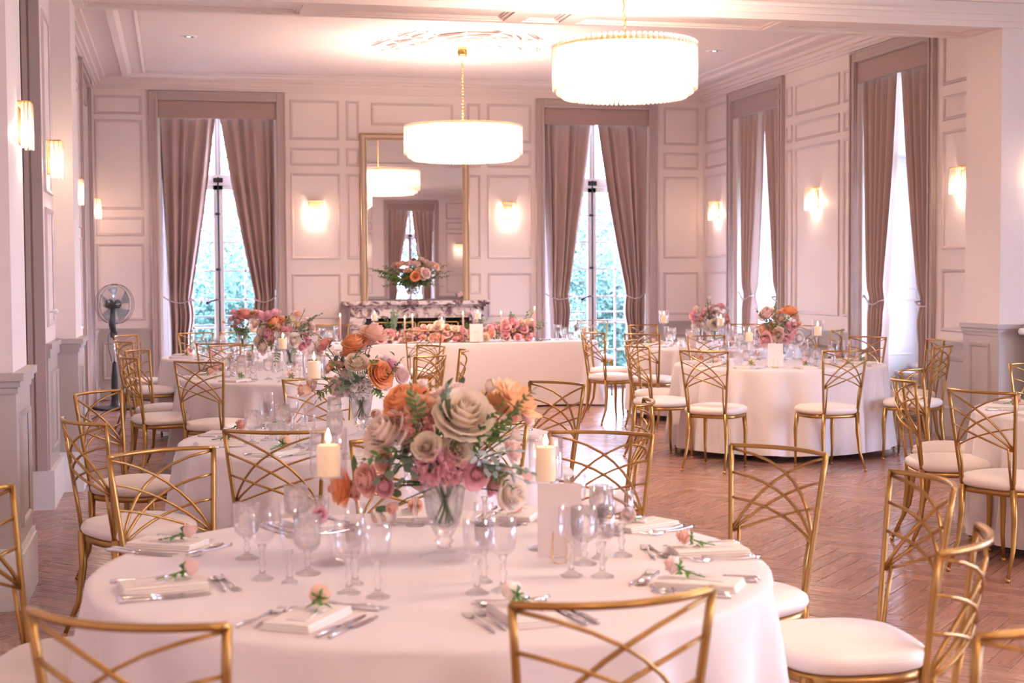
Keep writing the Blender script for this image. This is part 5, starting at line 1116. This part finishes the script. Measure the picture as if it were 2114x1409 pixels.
def fork():
    t = empty('fork', (0, 0, 0), 0, 'x', 'fork')
    m = MB(); m.tube([(0, -0.10, 0.004), (0, -0.08, 0.005), (0, -0.02, 0.004), (0, 0.03, 0.008), (0, 0.045, 0.006)], [0.006, 0.0065, 0.003, 0.0028, 0.006], 8, 0, True, None, True, [0.002, 0.0022, 0.0025, 0.002, 0.0016]); m.build('handle', SILVER, t)
    m = MB(); m.add([(-0.006, 0.042, 0.006), (0.006, 0.042, 0.006), (0.0115, 0.06, 0.003), (-0.0115, 0.06, 0.003), (-0.0115, 0.066, 0.003), (0.0115, 0.066, 0.003)], [(0, 1, 2, 3), (3, 2, 5, 4)])
    for k in range(4): x = -0.0095+0.0063*k; m.tube([(x, 0.064, 0.003), (x, 0.08, 0.003), (x*0.95, 0.098, 0.007)], [0.0016, 0.0016, 0.0008], 4)
    m.build('tines', SILVER, t); return t
def spoon():
    t = empty('spoon', (0, 0, 0), 0, 'x', 'spoon')
    m = MB(); m.tube([(0, -0.09, 0.004), (0, -0.07, 0.005), (0, -0.01, 0.004), (0, 0.03, 0.008)], [0.006, 0.006, 0.003, 0.003], 8, 0, True, None, True, [0.002, 0.002, 0.0025, 0.002]); m.build('handle', SILVER, t)
    m = MB(); m.grid(lambda u, v: (0.018*math.sin(PI*v)**0.7*(2*u-1)*(1-0.2*v), 0.028+0.058*v, 0.008-0.009*(1-(2*u-1)**2)*math.sin(PI*v)), 6, 8); m.build('bowl', SILVER, t); return t
def napkin():
    t = empty('napkin', (0, 0, 0), 0, 'x', 'napkin')
    m = MB()
    for k, (w, l, z0, z1) in enumerate(((0.062, 0.105, 0.0, 0.006), (0.060, 0.103, 0.006, 0.012), (0.058, 0.101, 0.012, 0.018))):
        m.bbox(-w, w, -l, l+0.003*k, z0, z1, 0.0028)
    m.build('folded_cloth', NAPKIN, t)
    return t
def placecard():
    t = empty('name_tag', (0, 0, 0), 0, 'x', 'name tag')
    m = MB(); m.bbox(-0.024, 0.024, -0.048, 0.048, 0, 0.0015, 0.0005); m.build('card', CARD, t)
    m = MB(); m.tube([(-0.02*math.cos(a), 0.035+0.010*math.sin(2*a), 0.006+0.006*abs(math.sin(a))) for a in [TAU*i/20 for i in range(21)]], 0.0018, 4, flat=(0, 0, 1)); m.tube([(0, 0.035, 0.004), (0.012, 0.01, 0.003), (0.02, -0.02, 0.002)], 0.0018, 4); m.build('ribbon', RIBBON, t)
    return t
def rose_thing():
    t = empty('cut_rose', (0, 0, 0), 0, 'x', 'rose')
    link('bloom', FM[('r', 1)], t, Matrix.Translation((0, 0.006, 0.026)) @ orient((0, 1, 0.30)) @ Matrix.Diagonal((0.027, 0.027, 0.042, 1)), color=PCOL['blush'])
    m = MB(); m.tube([(0, -0.002, 0.022), (0.004, -0.03, 0.012), (0.0, -0.07, 0.006)], 0.002, 6)
    for k in range(5):
        a = TAU*k/5; m.tube([(0.004*math.cos(a), 0.0, 0.023+0.004*math.sin(a)), (0.016*math.cos(a), -0.006, 0.023+0.016*math.sin(a)), (0.024*math.cos(a), 0.004, max(0.004, 0.023+0.024*math.sin(a)))], [0.003, 0.004, 0.0005], 4)
    m.build('stem', mat('fresh_green_stem', (0.12, 0.30, 0.06), 0.5), t)
    for s in (-1, 1): link('leaf', LM['g'], t, Matrix.Translation((0.003, -0.02, 0.014)) @ Matrix.Rotation(s*2.0, 4, 'Z') @ Matrix.Scale(0.026, 4), color=(0.12, 0.30, 0.06))
    return t
PRO = {'knife': knife(), 'fork': fork(), 'spoon': spoon(), 'napkin': napkin(), 'name_tag': placecard(), 'cut_rose': rose_thing()}; pused = {k: 0 for k in PRO}
def put(k, x, y, z, rz, label, grp=None, scale=None):
    o = place(PRO[k], pused[k], (x, y, z), rz, label, grp, scale=scale); pused[k] = 1
    return o
SET1 = [(-0.037, 4.295, 'upper left'), (-0.046, 3.713, 'left'), (0.278, 3.272, 'lower left'), (0.763, 3.185, 'bottom middle'), (1.263, 3.40, 'lower right'), (1.44, 3.803, 'right'), (1.39, 4.24, 'upper right'), (1.075, 4.54, 'far right'), (0.737, 4.62, 'far middle'), (0.396, 4.52, 'far left')]
Z = 0.7508
rcol = ['blush', 'blush', 'peach', 'ivory', 'blush', 'salmon', 'blush', 'coral', 'peach', 'pink']
for i, (x, y, w) in enumerate(SET1):
    cx_, cy_ = TAB['T1']; rz = math.atan2(cy_-y, cx_-x)-PI/2   # local +y points to the table centre
    cs, sn = math.cos(rz), math.sin(rz)
    P2 = lambda lx, ly: (x+cs*lx-sn*ly, y+sn*lx+cs*ly)
    W_ = 'at the %s place of the nearest table' % w
    put('napkin', x, y, Z, rz+random.uniform(-.08, .08), 'folded ivory napkin '+W_)
    put('name_tag', *P2(0.012, -0.02), Z+0.0185, rz+random.uniform(-.3, .3), 'small card with white ribbon '+W_)
    r_ = put('cut_rose', *P2(0.0, 0.055), Z+0.0195, rz+random.uniform(-.5, .5), '%s cut rose %s' % (rcol[i] if rcol[i] != 'blush' else 'pale pink', W_))
    for c in r_.children:
        if c.name.startswith('bloom'): c.color = (*PCOL[rcol[i]], 1)
    for dx, ww in ((-0.115, 'outer'), (-0.083, 'inner')): put('fork', *P2(dx, -0.01+(0.012 if ww == 'inner' else 0)), Z, rz+random.uniform(-.05, .05), '%s silver fork %s' % (ww, W_))
    for dx, ww in ((0.095, 'inner'), (0.125, 'outer')): put('knife', *P2(dx, -0.01), Z, rz+random.uniform(-.05, .05), '%s silver knife %s' % (ww, W_))
    put('spoon', *P2(0.02, 0.14), Z, rz+PI/2+random.uniform(-.1, .1), 'silver dessert spoon '+W_)
    put('fork', *P2(0.03, 0.165), Z, rz-PI/2+random.uniform(-.1, .1), 'silver dessert fork '+W_)
for k in ('T2', 'T3', 'T4', 'T6', 'T7', 'T8'):
    cx_, cy_ = TAB[k]; rnd = random.Random(k)
    n = 10
    for s in range(n):
        a = TAU*s/n+0.2+rnd.uniform(-.05, .05); x, y = cx_+0.73*math.cos(a), cy_+0.73*math.sin(a); rz = a+PI/2
        cs, sn = math.cos(rz), math.sin(rz); P2 = lambda lx, ly: (x+cs*lx-sn*ly, y+sn*lx+cs*ly); W_ = 'at the %s seat of %s' % (TEN[s], TXT[k]); G = TXT[k]
        put('napkin', x, y, Z, rz+rnd.uniform(-.15, .15), 'folded ivory napkin '+W_, 'napkins on '+G)
        r_ = put('cut_rose', *P2(0, 0.05), Z+0.019, rz+rnd.uniform(-1, 1), 'pale rose on a napkin '+W_, 'roses on '+G, 1.15)
        col_ = PCOL[rnd.choice(['blush', 'peach', 'salmon', 'pink'])]
        for c in r_.children:
            if c.name.startswith('bloom'): c.color = (*col_, 1)
        if k in ('T2', 'T3', 'T6', 'T8'):
            put('fork', *P2(-0.095, 0), Z, rz, 'silver fork '+W_, 'forks on '+G); put('knife', *P2(0.10, 0), Z, rz, 'silver knife '+W_, 'knives on '+G)
# cards standing in gold wire holders
def card(x, y, rz, w, h, label, z=Z, tilt=0.12, text=False):
    t = empty('table_card', (x, y, z), rz, label, 'card')
    Mx = Matrix.Rotation(-tilt, 4, 'X')
    m = MB(); m.bbox(-w/2, w/2, -0.001, 0.001, 0.012, h+0.012, 0.0006, 0, Mx); m.build('sheet', CARD, t)
    m = MB()
    for s in (-1, 1): m.tube([(s*0.018, -0.02, 0.002), (s*0.02, -0.005, 0.02), (s*0.018, 0.008+h*0.02, h*0.45)], 0.0014, 5)
    m.tube([(0.018, -0.02, 0.002), (0, -0.035, 0.002), (-0.018, -0.02, 0.002)], 0.0014, 5); m.tube([(0.02, -0.005, 0.012), (0.03, 0.05, 0.002), (-0.03, 0.05, 0.002), (-0.02, -0.005, 0.012)], 0.0014, 5); m.build('wire_stand', BRASS, t)
    if text:
        m = MB()
        for k, (ww, zz) in enumerate(((0.04, 0.62), (0.05, 0.54))): m.box(-w*ww*5, w*ww*5, -0.0016, -0.0011, h*zz, h*zz+0.003, 0, Mx)
        m.build('handwriting', INK, t)
    return t
card(1.005, 3.79, R(-14), 0.120, 0.20, 'large blush card in a gold wire stand on the nearest table')
card(3.36, 16.37, R(-8), 0.155, 0.205, 'white menu card standing before the flowers of the head table', text=True)
card(4.80, 11.15, R(-20), 0.125, 0.19, 'blush card standing among glasses on the front right table')
card(5.18, 14.2, R(-18), 0.10, 0.17, 'pale card standing on the back right table')
card(1.28, 14.35, R(-10), 0.14, 0.20, 'white card standing on the right of the farthest left table')
card(1.20, 6.72, R(-12), 0.14, 0.17, 'blush card right of the urn on the second left table')

# ---------------------------------------------------------------- mirror, fireplace
mr = empty('mirror', (3.05, YB-0.012, 1.205), 0, 'tall gilt-framed mirror standing on the marble mantelpiece', 'mirror')
MW, MH = 0.712, 2.16
m = MB(); m.box(-MW+0.08, MW-0.08, -0.03, -0.02, 0.02, MH-0.08); m.build('mirror_glass', MIRRORM, mr)
def mframe(i0, i1, y0, y1, material, nm):
    m = MB(); rings = []
    for i, y in ((i0, 0.0), (i0, -y0), ((i0+i1)/2, -y1), (i1, -y0*0.8), (i1, -0.018)):
        rings.append([(-MW+i, y, 0), (MW-i, y, 0), (MW-i, y, MH-i), (-MW+i, y, MH-i)])
    n = 4; vs = [p for r in rings for p in r]; fs = []
    for a in range(len(rings)-1):
        for j in (1, 2, 3): k = (j+1) % 4; fs.append((a*4+j, a*4+k, (a+1)*4+k, (a+1)*4+j))
    m.add(vs, fs); m.build(nm, material, mr)
mframe(0.0, 0.025, 0.05, 0.062, GUILLOCHE, 'outer_gilding'); mframe(0.025, 0.06, 0.045, 0.05, CREAMFRAME, 'fluted_band'); mframe(0.06, 0.088, 0.04, 0.052, GUILLOCHE, 'inner_gilding')
m = MB()
for k in range(60):
    z = 0.03+k*(MH-0.08)/60
    for s in (-1, 1): m.box(s*(MW-0.043)-0.010, s*(MW-0.043)+0.010, -0.055, -0.045, z, z+0.020)
for k in range(38):
    x = -MW+0.06+k*(2*MW-0.12)/38; m.box(x, x+0.020, -0.055, -0.045, MH-0.053, MH-0.033)
m.build('carved_beads', CREAMFRAME, mr)
fp = empty('fireplace', (3.03, YB, 0), 0, 'veined white and wine-red marble fireplace under the mirror', 'fireplace')
m = MB(); m.bbox(-0.95, 0.93, -0.42, 0.0, 1.15, 1.205, 0.008); m.bbox(-0.90, 0.88, -0.38, 0, 1.125, 1.15, 0.005); m.build('mantel_shelf', MARBLE, fp)
m = MB(); m.box(-0.88, 0.86, -0.34, 0, 0.985, 1.125); 
for a, b in ((-0.84, -0.70), (0.68, 0.82)): m.bbox(a, b, -0.352, -0.33, 1.0, 1.11, 0.004)
m.bbox(-0.60, -0.12, -0.348, -0.33, 1.005, 1.105, 0.006); m.bbox(0.12, 0.60, -0.348, -0.33, 1.005, 1.105, 0.006)
m.build('frieze', MARBLE, fp)
m = MB()
for a in (-0.56, -0.2, 0.2, 0.56):
    for k in range(7): x = a+(k-3)*0.018; m.box(x-0.005, x+0.005, -0.356, -0.34, 1.015, 1.095)
m.build('fluting', MARBLE, fp)
for s in (-1, 1):
    m = MB(); xa, xb = sorted((s*0.68-0.01, s*0.87-0.01)); m.bbox(xa, xb, -0.34, 0, 0, 0.985, 0.01); m.bbox(xa+0.02, xb-0.02, -0.365, -0.34, 0.1, 0.94, 0.008); m.bbox(xa-0.01, xb+0.01, -0.37, -0.33, 0.94, 0.985, 0.005); m.bbox(xa-0.01, xb+0.01, -0.37, 0, 0, 0.1, 0.005); m.build('jamb', MARBLE, fp)
m = MB(); m.box(-0.68, 0.66, -0.05, 0.0, 0, 0.985); m.box(-0.68, 0.66, -0.30, 0, 0, 0.02); m.box(-0.68, -0.60, -0.3, 0, 0, 0.985); m.box(0.58, 0.66, -0.3, 0, 0, 0.985); m.build('firebox', FIREBOX, fp)
m = MB()
for x0, x1 in ((-0.56, -0.02), (0.0, 0.54)): 
    for a, b, c, d in ((x0, x1, 0.92, 0.935), (x0, x1, 0.2, 0.22), (x0, x0+0.02, 0.2, 0.935), (x1-0.02, x1, 0.2, 0.935)): m.box(a, b, -0.27, -0.255, c, d)
m.build('brass_screen', BRASS, fp)

# ---------------------------------------------------------------- chandeliers, sconces
def chandelier(x, y, zc, rad, label, tiers, watts, ztop=HC):
    t = empty('chandelier', (x, y, 0), 0, label, 'chandelier')
    m = MB(); m.lathe([(0.0005, ztop), (0.05, ztop), (0.052, ztop-0.004), (0.052, ztop-0.118), (0.046, ztop-0.124), (0.0005, ztop-0.124)], 24); m.build('canopy', BRASS, t)
    zt = zc+0.19
    m = MB(); n = int((ztop-0.124-zt-0.02)/0.034)
    for k in range(n):
        z = zt+0.03+k*0.034; a = (k % 2)*PI/2
        pts = [(0.0105*math.cos(q)*math.cos(a), 0.0105*math.cos(q)*math.sin(a), z+0.021*math.sin(q)) for q in [TAU*i/10 for i in range(10)]]
        m.tube(pts+[pts[0]], 0.0034, 5, cap=False)
    m.build('chain', BRASS, t, None, kind='stuff')
    m = MB(); m.tube([(0.006*math.sin(i*1.1), 0.006*math.cos(i*0.9), zt+0.02+i*(ztop-0.12-zt)/12) for i in range(13)], 0.0025, 5); m.build('cable', BRASS, t)
    m = MB()
    for r_, z_ in ((rad-0.015, zt-0.03), (rad*0.90, zt-0.03), (rad*0.80, zt-0.05)):
        m.lathe([(r_-0.006, z_-0.008), (r_+0.006, z_-0.008), (r_+0.006, z_+0.008), (r_-0.006, z_+0.008), (r_-0.006, z_-0.008)], 72)
    for k in range(4):
        a = k*PI/4; m.tube([(-rad*0.97*math.cos(a), -rad*0.97*math.sin(a), zt-0.03), (rad*0.97*math.cos(a), rad*0.97*math.sin(a), zt-0.03)], 0.007, 6)
    m.tube([(0, 0, zt-0.05), (0, 0, zt+0.035)], 0.012, 8); m.build('frame', BRASS, t)
    for ti, (rr, z0, z1, wd) in enumerate(tiers):
        n = int(TAU*rr/(wd*2.55)); R1 = MB(); h = z1-z0
        # three-lobed glass rod with a rounded tip
        prof = []
        pts0 = []
        for z_, f in ((0, 0.4), (0.008, 0.95), (0.02, 1.0), (h-0.03, 1.0), (h-0.012, 1.15), (h, 0.5)):
            pts0.append([(wd*f*(1+0.25*math.cos(3*q))*math.cos(q), wd*f*(1+0.25*math.cos(3*q))*math.sin(q), z_) for q in [TAU*i/9 for i in range(9)]])
        R1.loft(pts0, True, True, True, 0, True)
        if ti == 0:
            me = R1.mesh('glass_rod', ROD)
            for k in range(n): a = TAU*k/n; link('glass_rod', me, t, TR(rr*math.cos(a), rr*math.sin(a), z0, a))
        else:
            mb = MB()
            for k in range(n): a = TAU*(k+0.5)/n; mb.add(R1.v, R1.f, 0, True, TR(rr*math.cos(a), rr*math.sin(a), z0, a))
            mb.build('inner_glass_rods', ROD, t, None, kind='stuff')
    for k in range(10):
        a = TAU*(k+0.5)/10; m = MB(); m.lathe([(0.0005, 0.0), (0.014, 0.01), (0.020, 0.035), (0.016, 0.06), (0.011, 0.075)], 12); m.lathe([(0.012, 0.075), (0.013, 0.11), (0.0005, 0.112)], 10, 1)
        m.build('bulb', [LAMPGLOW, BRASS], t, TR(rad*0.62*math.cos(a), rad*0.62*math.sin(a), zc-0.02))
    for k in range(5):
        a = TAU*k/5; l = bpy.data.lights.new('bulb_light', 'POINT'); l.energy = watts/5; l.color = WARM; l.shadow_soft_size = 0.10
        o = bpy.data.objects.new('bulb_light', l); o.location = (rad*0.45*math.cos(a), rad*0.45*math.sin(a), zc+0.03); o.parent = t; col.objects.link(o)
    return t
chandelier(XM, 15.4, 2.955, 0.62, 'glass-rod drum chandelier hanging before the mirror, its gold canopy in view', [(0.62, 2.82, 3.13, 0.016), (0.58, 2.78, 3.10, 0.015), (0.53, 2.755, 3.06, 0.014), (0.44, 2.75, 2.95, 0.012)], CHAND_W)
chandelier(3.13, 9.95, 2.97, 0.50, 'nearer glass-rod drum chandelier at the top of the photo, largest in view', [(0.50, 2.83, 3.17, 0.0155), (0.47, 2.80, 3.13, 0.0145), (0.43, 2.775, 3.09, 0.0135), (0.33, 2.77, 2.95, 0.012)], CHAND_W*0.8)
chandelier(3.03, 3.6, 2.97, 0.50, 'glass-rod drum chandelier of the front bay, above the camera', [(0.50, 2.83, 3.17, 0.0155)], CHAND_W*0.5)
chandelier(4.5, -2.5, 2.97, 0.50, 'unseen glass-rod drum chandelier added behind the camera for front fill light', [(0.50, 2.83, 3.17, 0.0155)], CHAND_W*0.9)  # unseen lamp added behind the camera as front fill
chandelier(1.0, -1.2, 2.97, 0.50, 'second unseen glass-rod drum chandelier added behind the camera for front fill light', [(0.50, 2.83, 3.17, 0.0155)], CHAND_W*0.35)  # another added lamp out of view, weaker, lifts the front fill

def make_sconce():
    t = empty('wall_sconce', (0, 0, 0), 0, 'x', 'wall lamp')       # +y into the wall, z=0 at mid height
    m = MB(); m.bbox(-0.06, 0.06, -0.012, 0.0, -0.10, 0.10, 0.004); m.bbox(-0.095, 0.095, -0.10, -0.0, 0.118, 0.130, 0.003); m.build('bracket', BRASS, t)
    R1 = MB(); pts0 = []
    for z_, f in ((0, 0.6), (0.006, 1.0), (0.235, 1.0), (0.25, 0.6)): pts0.append([(0.0108*f*(1+0.25*math.cos(3*q))*math.cos(q), 0.0108*f*(1+0.25*math.cos(3*q))*math.sin(q), z_) for q in [TAU*i/9 for i in range(9)]])
    R1.loft(pts0, True, True, True, 0, True); me = R1.mesh('glass_rod', ROD)
    spots = [(-0.09+0.030*k, -0.095) for k in range(7)]+[(s*0.092, y) for s in (-1, 1) for y in (-0.068, -0.04)]
    for x, y in spots: link('glass_rod', me, t, TR(x, y, -0.125))
    m = MB(); m.lathe([(0.0005, -0.06), (0.012, -0.05), (0.016, -0.02), (0.010, 0.02), (0.0005, 0.025)], 12, 0, True, Matrix.Translation((0, -0.05, -0.01))); m.build('bulb', SCONCEGLOW, t)
    l = bpy.data.lights.new('bulb_light', 'POINT'); l.energy = SCONCE_W; l.color = WARM; l.shadow_soft_size = 0.025
    o = bpy.data.objects.new('bulb_light', l); o.location = (0, -0.06, -0.04); o.parent = t; col.objects.link(o)
    return t
S0 = make_sconce(); su = 0
for x, y, rz, lab in ((1.755, YB, 0, 'lit glass-rod wall lamp on the back wall, left of the mirror'), (4.30, YB, 0, 'lit glass-rod wall lamp on the back wall, right of the mirror'),
    (XR, 18.25, -PI/2, 'lit glass-rod wall lamp on the right wall, nearest the corner'), (XR, 15.20, -PI/2, 'lit glass-rod wall lamp between the two windows of the right wall'), (XR, 12.05, -PI/2, 'lit glass-rod wall lamp half hidden by the right pillar'),
    (XL, 18.35, PI/2, 'lit glass-rod wall lamp on the left wall, nearest the corner'), (XL, 14.85, PI/2, 'sliver of a lit wall lamp showing behind the second left pillar'),
    (-0.84, 10.4, PI/2, 'lit glass-rod wall lamp on the left, beside the second pillar'), (-0.735, 7.50, PI/2, 'large lit wall lamp on the first left pillar, partly hidden'),
    (7.02, 10.8, 0, 'wall lamp right of the right pillar, just outside the photo'), (8.6, YF, PI, 'lit wall lamp at the far end of the hall, seen in the mirror'), (5.6, YF, PI, 'second lit wall lamp at the far end of the hall')):
    z = 2.36 if y > 11 or y < 0 else (2.36 if x > 0 else 2.33)
    if x == -0.735: z = 2.27
    o = place(S0, su, (x, y, z), rz, lab, 'glass-rod wall lamps'); su = 1
    if x == -0.735: o.scale = (0.8, 0.62, 0.9)

# ---------------------------------------------------------------- pedestal fan
fn = empty('pedestal_fan', (-0.71, 17.45, 0), R(34), 'black pedestal fan with clear blue blades in the back left corner', 'fan')
m = MB(); m.bbox(-0.22, 0.22, -0.22, 0.22, 0, 0.03, 0.01); m.lathe([(0.09, 0.03), (0.05, 0.06), (0.045, 0.10)], 20); m.build('base', DARKP, fn)
m = MB(); m.lathe([(0.045, 0.06), (0.040, 0.36), (0.026, 0.50), (0.024, 0.54)], 18); m.build('lower_pole', DARKP, fn)
m = MB(); m.tube([(0, 0, 0.52), (0, 0, 0.86)], 0.018, 14); m.build('pole', CHROME, fn)
m = MB(); m.bbox(-0.035, 0.035, -0.03, 0.03, 0.83, 0.90, 0.008); m.tube([(0, 0, 0.88), (-0.02, 0.0, 0.98), (0.0, 0.01, 1.16)], [0.035, 0.04, 0.03], 12); m.build('neck', DARKP, fn)
m = MB(); m.tube([(0.02, 0.02, 1.18), (0.02, 0.11, 1.22), (0.0, 0.17, 1.22)], [0.03, 0.06, 0.045], 16); m.build('motor', DARKP, fn)
HUB = Matrix.Translation((0, -0.03, 1.22)) @ Matrix.Rotation(PI/2, 4, 'X')
m = MB(); RG = 0.232
for zz, rr in ((-0.05, RG*0.97), (0.0, RG), (0.05, RG*0.97)): m.lathe([(rr-0.003, zz), (rr+0.003, zz), (rr, zz+0.005), (rr-0.003, zz)], 48, 0, True, HUB)
for k in range(64):
    a = TAU*k/64
    for s in (-1, 1): m.tube([HUB @ Vector((0.045*math.cos(a), 0.045*math.sin(a), s*0.065)), HUB @ Vector((RG*0.6*math.cos(a+0.1), RG*0.6*math.sin(a+0.1), s*0.07)), HUB @ Vector((RG*0.97*math.cos(a+0.15), RG*0.97*math.sin(a+0.15), s*0.048))], 0.0009, 3, 0, True, None, False)
m.build('cage', DARKP, fn)
m = MB(); m.lathe([(0.0005, 0.072), (0.045, 0.070), (0.052, 0.064), (0.050, 0.056), (0.0005, 0.056)], 28, 0, True, HUB); hb = m.build('hub_badge', DARKP, fn)
m = MB()
for dx in range(9):
    if dx in (4,): pass
    m.box(-0.028+dx*0.0064, -0.028+dx*0.0064+0.0042, -0.004, 0.004, 0.0725, 0.0732, 0, HUB @ Matrix.Rotation(0.12, 4, 'Z'))
for q in (-0.009, 0.003): m.tube([HUB @ Vector((q, -0.016, 0.073)), HUB @ Vector((q+0.003, -0.024, 0.073)), HUB @ Vector((q+0.006, -0.016, 0.073))], 0.0009, 4)
m.build('badge_lettering', mat('badge_white', (0.7, 0.7, 0.72), 0.5), hb)
for k in range(5):
    a0 = TAU*k/5+0.3; m = MB()
    m.grid(lambda u, v: tuple(HUB @ Vector(((0.03+0.17*v)*math.cos(a0+(u-0.5)*(0.55+0.35*v)+v*0.15), (0.03+0.17*v)*math.sin(a0+(u-0.5)*(0.55+0.35*v)+v*0.15), (u-0.5)*0.05))), 5, 6); m.build('blade', FANBLADE, fn)
m = MB(); m.tube([(0.01, 0.03, 0.95), (-0.05, 0.04, 0.85), (-0.06, 0.02, 0.70), (-0.02, 0.02, 0.55)], 0.004, 6); m.build('power_cord', DARKP, fn)
tag(bpy.data.objects['pedestal_fan'])
m = MB(); m.tube([(-0.72, 17.65, 0.012), (-0.80, 17.3, 0.008), (-0.85, 16.9, 0.008), (-0.9, 16.2, 0.008)], 0.006, 6)
m.build('floor_cable', DARKP, None, label='thin black cable on the floor from the fan along the left wall', cat='cable')

# ---------------------------------------------------------------- radiators
def radiator(M, w, h, n, label):
    t = empty('radiator', (0, 0, 0), 0, label, 'radiator'); t.matrix_basis = M
    for k in range(n):
        x = -w/2+w*(k+0.5)/n; m = MB()
        for y in (-0.045, 0.0, 0.045): m.tube([(x, y, 0.10), (x, y, h-0.04)], 0.011, 8)
        m.bbox(x-0.018, x+0.018, -0.06, 0.06, h-0.05, h, 0.008); m.bbox(x-0.018, x+0.018, -0.06, 0.06, 0.08, 0.13, 0.008); m.build('column', RADIATOR, t)
    m = MB()
    for s in (-1, 1): m.box(s*w*0.4-0.01, s*w*0.4+0.01, -0.04, 0.04, 0, 0.09)
    m.build('feet', RADIATOR, t)
    return t
rr = radiator(TR(7.17, 10.68, 0, 0), 0.72, 1.10, 15, 'tall grey column radiator at the right edge, beside the right pillar')
m = MB(); m.lathe([(0.0005, 0), (0.025, 0.0), (0.030, 0.02), (0.028, 0.06), (0.018, 0.07), (0.0005, 0.07)], 16, 0, True, Matrix.Translation((-0.36, 0, 1.04)) @ Matrix.Rotation(-PI/2, 4, 'Y')); m.build('valve', WHITE, rr)
radiator(TR(7.42, 13.43, 0, -PI/2), 1.15, 0.50, 22, 'low radiator under the nearer window of the right wall')
radiator(TR(7.42, 16.95, 0, -PI/2), 1.15, 0.50, 22, 'low radiator under the farther window of the right wall')
